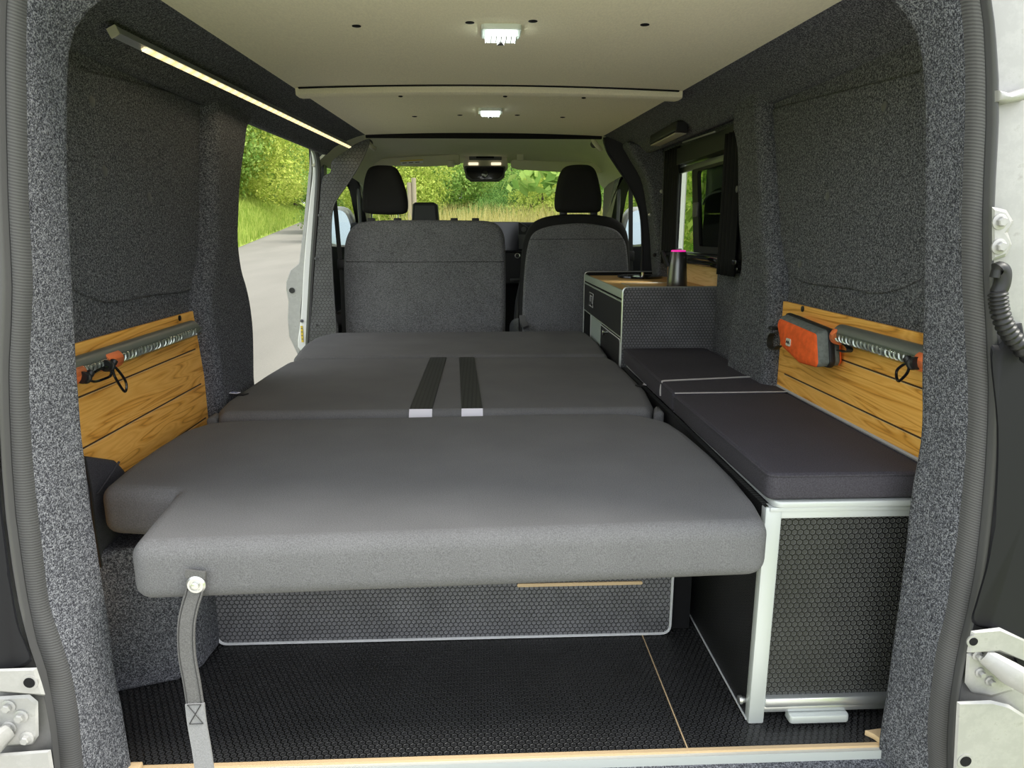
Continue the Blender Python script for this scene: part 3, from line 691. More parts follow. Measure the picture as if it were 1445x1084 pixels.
bm = BM(); prism(bm, roundpoly([(.575, Y0-.012), (.69, Y0-.012), (.69, Y0+.01), (.575, Y0+.01)], [.008, .008, 0, 0]), 'Z', .006, .0225, .003, 2); O('foot_plate', bm, M['alupale'], bench, label='pale metal foot below the end board')
# cushions on it
def cushion(name, out, z0, z1, r, label):
    b_ = BM(); prism(b_, out, 'Z', z0, z1, r, 5)
    return b_
c1 = thing('bench_cushion', 'long dark cushion on the storage box nearest the rear doors', 'cushion', (.65, 1.45, .453))
o1 = roundpoly([(.4985, 1.136), (.80, 1.136), (.80, 1.748), (.4945, 1.742)], [.022, .02, .012, .012])
bm = BM(); prism(bm, o1, 'Z', .454, .503, .009, 4); O('cover', bm, M['cush'], c1, auto=70)
def piping(out, z, r, t): 
    b_ = BM(); tube(b_, [Vector((p.x, p.y, z)) for p in out], r, 6, closed=True); O('piping', b_, M['cush'], t)
piping(o1, .5, .0022, c1)
c2 = thing('bench_cushion', 'shorter dark cushion with pale cord, on the storage box against the kitchen unit', 'cushion', (.65, 2.1, .453))
o2 = roundpoly([(.4945, 1.752), (.80, 1.757), (.80, 2.452), (.504, 2.452)], [.012, .012, .02, .02])
bm = BM(); prism(bm, o2, 'Z', .454, .507, .009, 4); O('cover', bm, M['cush'], c2, auto=70)
piping(o2, .504, .0022, c2)
bm = BM(); tube(bm, spl([(.494, 1.87, .47), (.4945, 1.875, .488), (.499, 1.88, .506), (.51, 1.885, .5095), (.6, 1.90, .5095), (.78, 1.93, .5095), (.797, 1.93, .508), (.803, 1.92, .50)], 4), .0024, 6); O('elastic_cord', bm, M['pipegrey'], c2, label='pale grey elastic cord round the cushion')
bm = BM(); tube(bm, [(.50, 1.7495, .5055), (.80, 1.7545, .5055)], .0018, 6); O('seam_cord', bm, M['pipegrey'], c2)
# pale strip along the wall board
bm = BM(); tube(bm, spl([(.803, 1.14, .507), (.803, 1.6, .507), (.803, 1.93, .508), (.80, 2.1, .508)], 3), .0052, 8)
O('wall_piping', bm, M['pipegrey'], None, 'pale grey edging strip between right oak board and cushions', 'edging strip')

# ---- oak boards on both walls
def oak(name, label, X, d, y0, y1, z0, z1, r, gz, gy, studs):
    t_ = thing(name, label, 'wall board', (X, (y0+y1)/2, z0))
    b_ = BM(); prism(b_, roundpoly([(y0, z0), (y1, z0), (y1, z1), (y0, z1)], [0, .0, r, 0]), 'X', X, X-d*.0095, .0015, 2); O('board', b_, M['oakY'], t_)
    for i, z in enumerate(gz):
        b_ = BM(); box(b_, (X+d*.0002-.0006, y0, z-.0022), (X+d*.0002+.0006, gy[i], z+.0012)); g = O('groove', b_, M['groove'], t_, smooth=False)
        b_ = BM(); box(b_, (X+d*.0002-.0006, y0, z-.0034), (X+d*.0002+.0006, gy[i]+.004, z-.0022)); O('groove_lip', b_, M['groovel'], g, smooth=False)
    for y, z in studs:
        b_ = BM(); lathe(b_, [(.0075, 0), (.0075, .002), (.005, .003)], (X, y, z), (d, 0, 0), 14); O('screw', b_, M['black'], t_, label='black screw head')
    return t_
pl = onX(252, 449, -.78); pr = onX(1133, 436, .80)
oak('oak_panel', 'oak board with three grooves on the left wall behind the bed', -.778, 1, 1.10, 2.03, .145, .707, .03, (.606, .506, .406), (1.905, 1.92, 1.93), [(pl.y, pl.z)])
oak('oak_panel', 'oak board with two grooves on the right wall behind the orange bag', .80, -1, 1.10, 1.872, .508, .736, .028, (.639, .549), (1.76, 1.78), [(pr.y, pr.z)])

# ---- tubes with coils on the boards
def coil_tube(label, X, d, y0, y1, z, end_y, clips, endcap):
    t_ = thing('coil_tube', label, 'tube', (X, (y0+y1)/2, z-.022))
    xc = X+d*.020
    b_ = BM(); tube(b_, [(xc, y0, z), (xc, y1-.004, z), (xc, y1, z)], [.0195, .0195, .012], 20); O('outer_tube', b_, M['railgrey'], t_, label='dull grey tube')
    # clear channel with the coil
    cx, cz = xc+d*.0155, z-.007
    b_ = BM(); N_ = int((y1-.02-y0)/.0014); pitch = .0145
    pts = [(cx+d*.0055*math.cos(2*math.pi*i*.0014/pitch), y0+i*.0014, cz+.0075*math.sin(2*math.pi*i*.0014/pitch)) for i in range(N_)]
    tube(b_, pts, .0022, 6); O('coil', b_, M['steel'], t_, label='bright metal coil')
    b_ = BM(); tube(b_, [(cx-d*.001, y0, cz), (cx-d*.001, y1-.004, cz)], .0125, 14); O('clear_sleeve', b_, M['clear'], t_, label='clear sleeve over the coil')
    if endcap:
        b_ = BM(); lathe(b_, [(.010, 0), (.011, .003), (.006, .008), (.0045, .012)], (xc+d*.006, y1-.004, z-.002), (0, 1, 0), 14); O('end_bolt', b_, M['steel'], t_)
    for ey, L, dz in end_y:
        b_ = BM(); lathe(b_, [(.017, 0), (.0185, .004), (.0185, L-.004), (.016, L)], (xc+d*.008, ey, z-.006+dz), (0, 1, 0), 16); c = O('orange_sleeve', b_, M['orangep'], t_, label='orange plastic sleeve')
    return t_
def carabiner(label, c, length, tilt, d, swivel=True):
    """snap hook: stub, ring and gated loop; loop runs from c down along tilt (y,z)"""
    t_ = thing('carabiner', label, 'clip', c)
    c = Vector(c); u = Vector((0, *tilt)).normalized(); w = Vector((0, -u.z, u.y))
    b_ = BM(); lathe(b_, [(.011, -.010), (.012, -.004), (.009, 0), (.0115, .003), (.0115, .008), (.006, .011)], c, (0, 1, -.25), 14); O('swivel', b_, M['black'], t_)
    b_ = BM(); lathe(b_, [(.006, 0), (.007, .003), (.007, .010), (.004, .012)], c+Vector((d*.004, .010, 0)), (d*.2, .6, .8), 12); O('knob', b_, M['black'], t_)
    p0 = c+Vector((d*.006, .005, -.006))
    loop_ = [p0+w*.004, p0+u*length*.25+w*.0105, p0+u*length*.8+w*.0125, p0+u*length+w*.004, p0+u*length*.97-w*.007, p0+u*length*.6-w*.0085, p0+u*length*.2-w*.006]
    b_ = BM(); tube(b_, spl(loop_, 5, True), .0026, 8, closed=True); O('hook_loop', b_, M['blackg'], t_)
    return t_
coil_tube('grey tube with a bright coil on the left oak board', -.777, 1, 1.12, 1.85, .671, [(1.385, .055, 0), (1.25, .055, -.004)], None, True)
coil_tube('grey tube with a bright coil on the right oak board', .799, -1, 1.12, 1.475, .702, [(1.13, .045, 0), (1.455, .02, 0)], None, False)
q = onX(152, 518, -.733); carabiner('black carabiner at the lit coil end of the left tube', (-.733, q.y, q.z+.002), .066, (.62, -.78), 1)
q = onX(118, 533, -.733); carabiner('black carabiner lying level at the rear end of the left tube', (-.733, q.y, q.z), .078, (.98, -.0), 1)
q = onX(1291, 513, .755); carabiner('black carabiner on the right tube beside the door carpet', (.755, q.y, q.z), .042, (.75, -.66), -1)

# ---- orange bag
A, B_, Cc, D = onX(1097, 455, .69), onX(1160, 470, .69), onX(1152, 520, .69), onX(1100, 490, .69)
bag = thing('zip_bag', 'small orange and grey zip bag hanging on the right oak board', 'bag', (.77, 1.62, .61))
fp = roundpoly(yz(px(onX, .737, [(1097, 458), (1100, 450), (1151, 472), (1153, 513), (1150, 518), (1128, 512), (1102, 487)])), [.01, .012, .012, .01, .01, .02, .02], 4)
def scale2(pts, s, off=(0, 0)):
    c = sum(pts, Vector((0, 0)))/len(pts); return [c+(p-c)*s+Vector(off) for p in pts]
def bagrows(levels):
    return [[Vector((x, p.x, p.y)) for p in scale2(fp, s, o)] for x, s, o in levels]
bm = BM(); rws = bagrows([(.7315, .3, (0, 0)), (.7325, .7, (0, 0)), (.7345, .92, (0, 0)), (.737, 1.0, (0, 0)), (.740, 1.02, (0, 0))]); loft(bm, rws, True); bm.faces.new([v for v in bm.verts][:len(fp)])
random.seed(3)
fr_ = O('front_panel', bm, M['orange'], bag, label='crinkled orange front', auto=0)
bm = BM(); rws = bagrows([(.739, 1.015, (0, 0)), (.745, 1.07, (.001, .003)), (.762, 1.10, (.001, .006)), (.765, 1.085, (.001, .006)), (.768, 1.10, (.001, .006)), (.783, 1.07, (.001, .006)), (.787, 1.03, (0, .004))]); loft(bm, rws, True)
bm.verts.ensure_lookup_table(); bm.faces.new(bm.verts[-len(fp):]); O('grey_body', bm, M['greybag'], bag, label='grey sides and gusset', auto=0)
bm = BM(); tube(bm, [Vector((.7655, p.x, p.y)) for p in scale2(fp, 1.115, (.001, .006))], .0032, 6, closed=True, flat=2.2); O('zip', bm, M['black'], bag, label='black zip round the bag')
bm = BM(); rws = bagrows([(.785, 1.03, (0, .004)), (.788, 1.04, (0, .005)), (.791, 1.02, (0, .005)), (.793, .9, (0, .003))]); loft(bm, rws, True); bm.verts.ensure_lookup_table(); bm.faces.new(bm.verts[-len(fp):]); O('back_panel', bm, M['orange'], bag, label='orange back edge', auto=0)
q = onX(1112, 483, .730); bm = BM(); prism(bm, roundpoly([(q.y-.012, q.z-.009), (q.y+.012, q.z-.009), (q.y+.012, q.z+.009), (q.y-.012, q.z+.009)], .004, 3), 'X', .7325, .7295); bd = O('badge', bm, M['beige'], bag, label='small pale logo patch')
bm = BM(); tube(bm, [(.7292, q.y+.008, q.z-.002), (.7292, q.y+.004, q.z+.003), (.7292, q.y, q.z-.003), (.7292, q.y-.004, q.z+.003), (.7292, q.y-.008, q.z-.003)], .0016, 5); O('logo_mark', bm, M['black'], bd, label='dark mark on the patch')
lp = [onX(1099, 470, .765), onX(1089, 472, .768), onX(1086, 486, .77), onX(1092, 493, .77), onX(1100, 488, .765)]
bm = BM(); ribbon(bm, spl(lp, 4), .016, .002, (1, 0, 0)); O('side_loop', bm, M['webbing'], bag, label='black webbing loop')
lp = [onX(1181, 487, .785), onX(1192, 485, .78), onX(1199, 492, .775), onX(1196, 497, .775), onX(1184, 494, .785)]
bm = BM(); ribbon(bm, spl(lp, 4), .014, .002, (1, 0, 0)); O('side_loop', bm, M['webbing'], bag, label='black webbing loop')
bm = BM(); q = onX(1092, 463, .76); box(bm, (q.x-.012, q.y-.01, q.z-.004), (q.x+.012, q.y+.01, q.z+.004), .003); O('toggle', bm, M['black'], bag)

# ---- black fabric pouch on the left wall
ol = roundpoly(yz(px(onX, -.742, [(112, 641), (166, 649), (178, 662), (188, 680), (195, 770), (180, 785), (150, 822), (143, 800), (130, 740), (118, 680)])), .012, 4)
bm = BM(); prism(bm, ol, 'X', -.775, -.742, .012, 4); pc = O('fabric_pouch', bm, M['pouch'], None, 'black fabric pouch hanging between left oak board and bed', 'pouch', auto=70)
bm = BM(); tube(bm, px(onX, -.7405, [(119, 645), (128, 690), (134, 745), (143, 800)]), .003, 6); O('pouch_seam', bm, M['black'], pc)
bm = BM(); tube(bm, spl(px(onX, -.7405, [(168, 652), (155, 672), (140, 694), (136, 696)]), 4), .0022, 6); O('pouch_fold', bm, M['pouch'], pc)

# ---- kitchen unit
kit = thing('kitchen_unit', 'oak-topped kitchen unit with black hexagon boards beside the right window', 'cabinet', (.66, 2.93, 0))
ep = roundpoly([(X0, .0), (.884, .0), (.884, .722), (X0, .722)], [0, 0, 0, .018])
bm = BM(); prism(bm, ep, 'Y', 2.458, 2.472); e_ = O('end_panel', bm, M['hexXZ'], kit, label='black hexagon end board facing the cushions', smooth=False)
def edging(y):
    b_ = BM(); tube(b_, [Vector((x, y, z)) for x, z in [(X0, .0)]+[tuple(v) for v in roundpoly([(X0, .4), (X0, .722), (.884, .722)], [0, .018, 0])]], .0042, 8); return b_
O('edge_profile', edging(2.463), M['alu'], e_, label='aluminium edge profile')
bm = BM(); prism(bm, ep, 'Y', 3.395, 3.409); f_ = O('far_panel', bm, M['blackm'], kit, label='dark far end board', smooth=False); O('edge_profile', edging(3.40), M['alu'], f_, label='aluminium edge profile')
bm = BM(); box(bm, (X0+.006, 2.472, .69), (.884, 3.395, .706)); wt = O('worktop', bm, M['oakX'], kit, label='oak worktop', smooth=False)
bm = BM(); box(bm, (X0-.002, 2.472, .682), (X0+.006, 3.395, .712), .0015); O('worktop_edge', bm, M['greenalu'], kit, label='aluminium worktop edge')
bm = BM(); lathe(bm, [(.100, 0), (.104, .004), (.103, .010), (.085, .013), (.03, .013)], (.730, 3.22, .706), (0, 0, 1), 36); sk = O('round_lid', bm, M['blackg'], wt, label='round black glass lid over the hob')
bm = BM(); lathe(bm, [(.006, 0), (.006, .016), (.004, .018)], (.728, 3.165, .718), (0, 0, 1), 12); O('lid_knob', bm, M['chrome'], sk)
bm = BM(); tube(bm, [(.575, 2.875, .7055), (.80, 2.90, .7055), (.80, 2.62, .7055), (.575, 2.62, .7055)], .0028, 6, closed=True); O('sink_rim', bm, M['alu'], wt, label='aluminium rim of the flush sink cover')
bm = BM(); box(bm, (.872, 2.48, .7062), (.884, 3.36, .784), .002); O('upstand', bm, M['oakUp'], kit, label='pale oak upstand against the wall')
# left face
bm = BM(); box(bm, (X0+.004, 2.472, .0), (X0+.018, 3.395, .69)); cr = O('carcass_side', bm, M['blackm'], kit, label='black carcass face', smooth=False)
bm = BM(); box(bm, (X0-.002, 2.474, .545), (X0+.006, 3.392, .668), .001); df = O('drawer_front', bm, M['hexYZ'], kit, label='black drawer front with a square touch panel', smooth=False)
bm = BM(); box(bm, (X0-.003, 2.474, .668), (X0+.004, 3.392, .6735), .001); O('drawer_edge', bm, M['greenalu'], df, smooth=False)
bm = BM(); box(bm, (X0-.003, 2.474, .5405), (X0+.004, 3.392, .5445), .001); O('drawer_edge', bm, M['greenalu'], df, smooth=False)
q = onX(836, 423, X0); bm = BM(); box(bm, (X0-.006, q.y-.055, q.z-.03), (X0-.001, q.y+.055, q.z+.03), .002); tp = O('touch_panel', bm, M['blackg'], df, label='square glossy touch panel')
bm = BM(); tube(bm, [(X0-.006, q.y+a*.055, q.z+b*.03) for a, b in ((-1,-1),(1,-1),(1,1),(-1,1))], .0016, 5, closed=True); O('panel_rim', bm, M['edge'], tp)
bm = BM(); tube(bm, [(X0-.0065, q.y-.03, q.z-.015), (X0-.0065, q.y-.03, q.z+.017), (X0-.0065, q.y+.03, q.z+.017), (X0-.0065, q.y+.02, q.z-.01)], .0013, 5); O('panel_symbol', bm, M['edge'], tp, label='pale square symbol')
bm = BM(); box(bm, (X0+.0, 2.90, .30), (X0+.006, 3.19, .538)); O('open_slot', bm, mat('pale_cloth_slot', (.30,.35,.33), .7), kit, label='pale cloth showing in the open shelf', smooth=False)
bm = BM(); box(bm, (X0-.001, 3.17, .30), (X0+.006, 3.19, .538), .001); O('slot_post', bm, M['alupale'], kit, smooth=False)
bm = BM(); prism(bm, roundpoly([(2.476, .2), (2.896, .2), (2.896, .533), (2.476, .533)], [0, 0, .012, .02]), 'X', X0-.002, X0+.006, .001, 2); dr = O('cupboard_door', bm, M['hexYZ'], kit, label='black lower cupboard door')
bm = BM(); tube(bm, [(X0-.002, 2.896, .533), (X0-.002, 2.49, .533), (X0-.002, 2.478, .52), (X0-.002, 2.478, .40)], .002, 6); O('door_edging', bm, M['edge'], dr)
q = onX(858, 469, X0); bm = BM(); lathe(bm, [(.006, 0), (.006, .012), (.012, .014), (.013, .020), (.008, .023)], (X0-.002, q.y, q.z), (-1, 0, 0), 16); O('door_knob', bm, M['chrome'], dr, label='polished knob')
# kettle
kt = thing('kettle', 'dark brushed-metal kettle with a glowing pink lid on the worktop', 'kettle', (.719, 2.57, .706))
K = Vector((.719, 2.565, .7068))
bm = BM(); lathe(bm, [(.036, 0), (.0375, .003), (.036, .04), (.0325, .09), (.0285, .134), (.027, .137)], K, n=32); O('kettle_body', bm, M['kettle'], kt, label='brushed metal body')
bm = BM(); lathe(bm, [(.026, .136), (.0265, .140), (.024, .1425), (.010, .143)], K, n=32); O('glowing_lid', bm, M['pink'], kt, label='glowing pink ring on the lid')
bm = BM(); ps = [K+Vector(v) for v in ((-.034, .006, .085), (-.044, .006, .105), (-.056, .006, .132), (-.060, .006, .140))]; tube(bm, ps, [.012, .009, .006, .0045], 10); O('spout', bm, M['black'], kt, label='black spout')
for dx in (.010, .016):
    bm = BM(); lathe(bm, [(.0018, 0), (.0018, .001)], K+Vector((dx, -.0275, .118)), (0, -1, .1), 8); O('indicator', bm, M['greyp'], kt)

# ---- LED bar
a = Vector((-.700, 1.487, 1.289)); b_ = Vector((-.598, 3.385, 1.294))
d = (b_-a).normalized(); s_ = Vector((1, -d.x/d.y, 0)).normalized(); nrm = Vector((.42, 0, -.9)); sw = d.cross(nrm).normalized(); nrm = sw.cross(d).normalized()
if nrm.z > 0: nrm = -nrm
led = thing('light_bar', 'long aluminium LED light bar glowing warm along the left roof rail', 'lamp', a)
def barbox(t0, t1, w, n0, n1):
    b2 = BM(); p0, p1 = a.lerp(b_, t0), a.lerp(b_, t1)
    vs = [b2.verts.new(p+sw*sx*w+nrm*nn) for p in (p0, p1) for sx, nn in ((-1, n0), (1, n0), (1, n1), (-1, n1))]
    for f in ((0,1,2,3), (7,6,5,4), (0,4,5,1), (1,5,6,2), (2,6,7,3), (3,7,4,0)): b2.faces.new([vs[i] for i in f])
    return b2
O('housing', barbox(0, 1, .0085, -.012, .003), M['alu'], led, label='aluminium housing', smooth=False)
O('diffuser', barbox(.055, .999, .0062, .003, .0055), M['led'], led, label='warm glowing diffuser', smooth=False)
bm = BM(); bb = barbox(-.002, .0, .0095, -.013, .0055); O('end_cap', bb, M['beige'], led, label='pale end cap', smooth=False); bm.free()
# ---- ceiling lamps
def ceil_lamp(label, x, y, w, l):
    z = ZC+.011
    t_ = thing('ceiling_lamp', label, 'lamp', (x, y, z-.012), None)
    b2 = BM(); prism(b2, roundpoly([(x-w, y-l), (x+w, y-l), (x+w, y+l), (x-w, y+l)], .015, 4), 'Z', z+.004, z-.010, .003, 2); O('lamp_base', b2, M['lampclear'], t_, label='clear square base')
    b2 = BM(); prism(b2, roundpoly([(x-w*.8, y-l*.8), (x+w*.8, y-l*.8), (x+w*.8, y+l*.8), (x-w*.8, y+l*.8)], .01, 4), 'Z', z-.006, z-.020, .004, 2); O('lens', b2, M['lamp'], t_, label='white glowing ribbed lens')
    for i in range(7):
        xx = x-w*.75+w*1.5*i/6; b2 = BM(); box(b2, (xx-.0012, y-l*.74, z-.0212), (xx+.0012, y+l*.74, z-.0195)); O('lens_rib', b2, M['lampclear'], t_, smooth=False)
    b2 = BM(); prism(b2, [(x-.009, y+l*.95), (x+.009, y+l*.95), (x+.003, y+l*.55), (x-.003, y+l*.55)], 'Z', z-.010, z-.023, .001, 2); O('switch', b2, M['greyp'], t_, label='small grey switch')
    return t_
p1 = onZ(707, 46, 1.355); p2 = onZ(692, 157.5, 1.355)
ceil_lamp('square white LED lamp on the ceiling nearest the rear doors', p1.x, p1.y, .045, .045)
ceil_lamp('square white LED lamp on the ceiling nearest the cab', p2.x, p2.y, .045, .045)
# ---- small black lamp over the window
t_ = thing('reading_lamp', 'small black lamp with pale underside above the side window', 'lamp', (.725, 2.82, 1.262))
y0_, y1_ = 2.62, 3.02; zc = 1.278
bm = BM(); prism(bm, roundpoly([(.700, zc-.010), (.748, zc-.016), (.748, zc+.03), (.704, zc+.026)], .006, 3), 'Y', y0_, y1_, .004, 3); O('lamp_body', bm, M['black'], t_)
bm = BM(); box(bm, (.704, y0_+.012, zc-.0175), (.745, y1_-.012, zc-.0125), .001); O('lamp_diffuser', bm, mat('frosted_diffuser', (.42,.38,.30), .5), t_, label='pale unlit diffuser')
# ================================================================== SIDE WINDOW ON THE RIGHT
XW = .845
wpts = [(958, 214), (1016, 188), (1030, 205), (1040, 375), (1040, 392), (960, 382)]
wy0, wy1 = 2.23, 3.12
win = thing('window_1', 'side window in the right wall with a black sliding frame and tinted pane', 'window', (XW, 2.65, WZ0)); win['kind'] = 'structure'
def ringframe(out, inn, x0, x1):
    b_ = BM(); rows = [[(x0, p.x, p.y) for p in out], [(x0, p.x, p.y) for p in inn], [(x1, p.x, p.y) for p in inn], [(x1, p.x, p.y) for p in out], [(x0, p.x, p.y) for p in out]]
    loft(b_, rows, True); return b_
fo = roundpoly([(2.20, .79), (3.17, .79), (3.17, 1.25), (2.20, 1.25)], .05, 5); fi = roundpoly([(2.26, .832), (3.12, .832), (3.12, 1.185), (2.26, 1.185)], .04, 5)
O('window_frame', ringframe(fo, fi, .815, .885), M['black'], win, label='black rounded window frame')
bm = BM(); box(bm, (.872, 2.24, .82), (.876, 3.14, 1.2)); O('pane', bm, M['glass'], win, label='clear outer glass', smooth=False)
bm = BM(); box(bm, (.845, 2.26, 1.155), (.858, 3.1, 1.178), .003); O('head_rail', bm, mat('grey_rail', (.25,.26,.24), .35, .5), win, label='grey rail along the top of the panes')
fo2 = roundpoly([(2.26, .835), (2.79, .835), (2.87, 1.155), (2.26, 1.155)], .012, 5); fi2 = roundpoly([(2.29, .86), (2.72, .86), (2.80, 1.145), (2.29, 1.145)], .02, 5)
O('sliding_frame', ringframe(fo2, fi2, .842, .858), M['black'], win, label='black frame of the sliding pane')
bm = BM(); box(bm, (.849, 2.28, .85), (.852, 2.75, 1.15)); O('sliding_pane', bm, M['tint'], win, label='tinted sliding glass', smooth=False)
bm = BM(); prism(bm, spl([Vector(v) for v in ((2.29, .80), (2.77, .80), (2.80, .97), (2.79, 1.03), (2.74, 1.06), (2.6, 1.075), (2.29, 1.075))], 4, True), 'X', .878, .888, .003, 2); O('dark_reflection', bm, M['black'], win, label='black panel standing in for the dark reflection low in the sliding pane')  # black panel shaped as the dark reflection in the pane
bm = BM(); tube(bm, spl([(.874, 2.80, 1.02), (.874, 2.76, 1.046), (.874, 2.68, 1.058), (.874, 2.60, 1.06)], 5), .004, 6); O('reflection_arc', bm, M['alupale'], win, label='pale curved highlight modelled along the dark reflection')  # arc highlight of the reflection, built as a pale tube
bm = BM(); box(bm, (.884, 2.27, 1.05), (.889, 2.81, 1.2)); O('pale_reflection', bm, mat('pale_reflection_grey', (.55,.58,.54), .6), win, label='pale grey panel standing in for the reflection above the dark one', smooth=False)  # pale panel set behind the pane as its grey reflection
q = onX(982, 296, .838); bm = BM(); box(bm, (.832, q.y-.028, q.z-.028), (.842, q.y+.028, q.z+.028), .004); O('window_catch', bm, M['greyp'], win, label='grey finger catch')
bm = BM(); box(bm, (.80, 2.2, .812), (.84, 3.15, .83), .004); box(bm, (.806, 2.2, .792), (.84, 3.15, .806), .004); O('sill_rail', bm, M['blackg'], win, label='glossy black sill rail')
bm = BM(); box(bm, (.87, 3.108, .83), (.888, 3.12, 1.19)); O('outer_edge', bm, M['white'], win, label='bright white outer window edge', smooth=False)
q0, q1 = onX(967, 201, .80), onX(1013, 186, .80)
bm = BM(); tube(bm, [(.79, q0.y, q0.z), (.79, q1.y, q1.z)], .003, 6); O('chrome_strip', bm, M['alu'], win, label='bright strip along the top of the frame')
# curtains
def curtain(label, y0, y1, z0, z1, x, skew, nf):
    t_ = thing('curtain', label, 'curtain', (x, (y0+y1)/2, z0), 'curtains at the side window'); rows = []
    for j in range(9):
        t = j/8; z = z1+(z0-z1)*t; r = []
        for i in range(nf*6+1):
            s = i/(nf*6); r.append((x+.008*math.sin(s*nf*2*math.pi), y0+(y1-y0)*s+skew*t, z))
        rows.append(r)
    b_ = BM(); loft(b_, rows); thick(b_, .003); O('pleated_cloth', b_, M['blackm'], t_, auto=0); return t_
curtain('black pleated curtain gathered at the front edge of the side window', 2.985, 3.19, .775, 1.26, .815, -.02, 5)
curtain('black pleated curtain gathered at the rear edge of the side window', 2.215, 2.36, .775, 1.225, .80, .0, 4)
for x, y, v in ((934, 270, .79), (918, 303, .79), (942, 328, .79), (924, 360, .79)):
    p = onY(x, y, 3.275); bm = BM(); lathe(bm, [(.009, 0), (.009, .003), (.005, .006)], (p.x, 3.282, p.z), (0, -1, 0), 14)
    O('curtain_stud', bm, M['steel'] if y != 360 else M['black'], None, {270: 'shiny press stud high on the pillar ahead of the curtain', 303: 'shiny press stud on the hoop edge near mid height', 328: 'shiny press stud beside the curtain near mid height', 360: 'black plastic stud low on the pillar above the worktop'}[y], 'stud')

# ================================================================== CAB HOOP
hl = [(521, 196), (517, 212), (505, 236), (490, 260), (476, 280), (469, 298), (467, 330), (469, 380), (472, 430), (476, 490), (437, 490), (437, 472), (441, 420), (446, 350), (451, 290), (453, 262), (457, 248), (466, 243), (468, 228), (480, 218), (489, 212), (500, 204)]
YH = 3.42
bm = BM(); prism(bm, spl(xz(px(onY, YH, hl)), 4, True), 'Y', YH, YH+.02, .003, 2)
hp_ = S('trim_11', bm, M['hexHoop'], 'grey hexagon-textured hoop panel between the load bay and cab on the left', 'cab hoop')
bm = BM(); tube(bm, spl(px(onY, YH-.002, hl[0:10]), 4), .0035, 6); O('hoop_edging', bm, M['greyp'], hp_, label='pale edge of the hoop panel')
for x, y in ((451, 304), (446, 365), (446, 459)):
    p = onY(x, y, YH-.002); bm = BM(); lathe(bm, [(.008, 0), (.008, .003), (.005, .003), (.005, .007), (.004, .008)], p, (0, -1, 0), 12); O('screw', bm, M['greyp'], hp_, label='round headed screw')
hr = [(852, 194), (856, 212), (868, 232), (884, 256), (898, 282), (904, 305), (906, 340), (906, 400), (940, 400), (932, 350), (926, 300), (918, 260), (905, 225), (890, 203), (872, 196)]
bm = BM(); prism(bm, spl(xz(px(onY, YH, hr)), 4, True), 'Y', YH, YH+.02, .003, 2)
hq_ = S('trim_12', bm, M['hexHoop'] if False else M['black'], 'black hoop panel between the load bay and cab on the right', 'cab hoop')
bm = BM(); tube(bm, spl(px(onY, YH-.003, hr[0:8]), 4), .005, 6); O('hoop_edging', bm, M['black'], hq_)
# B pillar outside the hoop panel, seen through the sliding door opening
YB = 3.45
def ppr(name, pts, y, d, m, label, cat, r=.006, **kw):
    sm = kw.pop('sm', True); r = r if sm else .0015; b_ = BM(); prism(b_, spl(xz(px(onY, y, pts)), 3, True) if sm else xz(px(onY, y, pts)), 'Y', y, y+d, r, 3); return S(name, b_, m, label, cat)
bp1 = ppr('trim_13', [(437, 205), (446, 214), (450, 235), (449, 262), (444, 320), (440, 380), (437, 430), (434, 490), (420, 490), (424, 450), (427, 400), (430, 350), (437, 280), (441, 245), (440, 222)], YB, .05, M['white'], 'pale silver door pillar at the front of the sliding door opening', 'door pillar')
rub = spl(px(onY, YB-.02, [(400, 188), (425, 198), (440, 208), (447, 222), (449, 250), (446, 300), (441, 370), (438, 420), (434, 500)]), 5)
bm = BM(); tube(bm, rub, .013, 8); O('sliding_door_seal', bm, M['rubber'], None, 'grey rubber seal down the front edge of the sliding door opening', 'rubber seal')
fl2 = ppr('trim_14', sm=False, pts=[(438, 214), (436, 240), (431, 290), (427, 330), (422, 372), (410, 382), (404, 398), (404, 410), (407, 425), (406, 450), (408, 475), (420, 500), (424, 495), (424, 440), (428, 400), (430, 350), (436, 290), (440, 240)], y=YB+.05, d=.04, m=M['silver'], label= 'silver outer flange of the door pillar with a latch hole', cat='door pillar')
p = onY(412, 410, YB+.048); bm = BM(); lathe(bm, [(.014, 0), (.014, .003), (.008, .003), (.008, .001)], p, (0, -1, 0), 16); O('latch_hole', bm, M['black'], fl2, label='dark round latch hole')
bm = BM(); q0, q1 = onY(424, 460, YB-.003), onY(428.5, 483, YB-.003); box(bm, (q0.x, YB-.004, q1.z), (q1.x, YB-.001, q0.z)); O('warning_sticker', bm, M['yellow'], bp1, label='yellow barred sticker', smooth=False)
for i in range(4):
    z = q1.z+(q0.z-q1.z)*(i+.8)/4.6; bm = BM(); box(bm, (q0.x+.002, YB-.005, z), (q1.x-.002, YB-.003, z+.004)); O('sticker_bar', bm, M['greyp'], bp1, smooth=False)
q = onY(426, 453, YB-.003); bm = BM(); lathe(bm, [(.008, 0), (.008, .004), (.004, .005)], q, (0, -1, 0), 12); O('bolt', bm, M['greyp'], bp1)
bm = BM(); box(bm, (-.93, YB+.06, -.25), (-.84, YB+.10, .37)); S('van_body', bm, M['silver'], 'silver lower door pillar below the bed level on the left', 'van body', smooth=False)

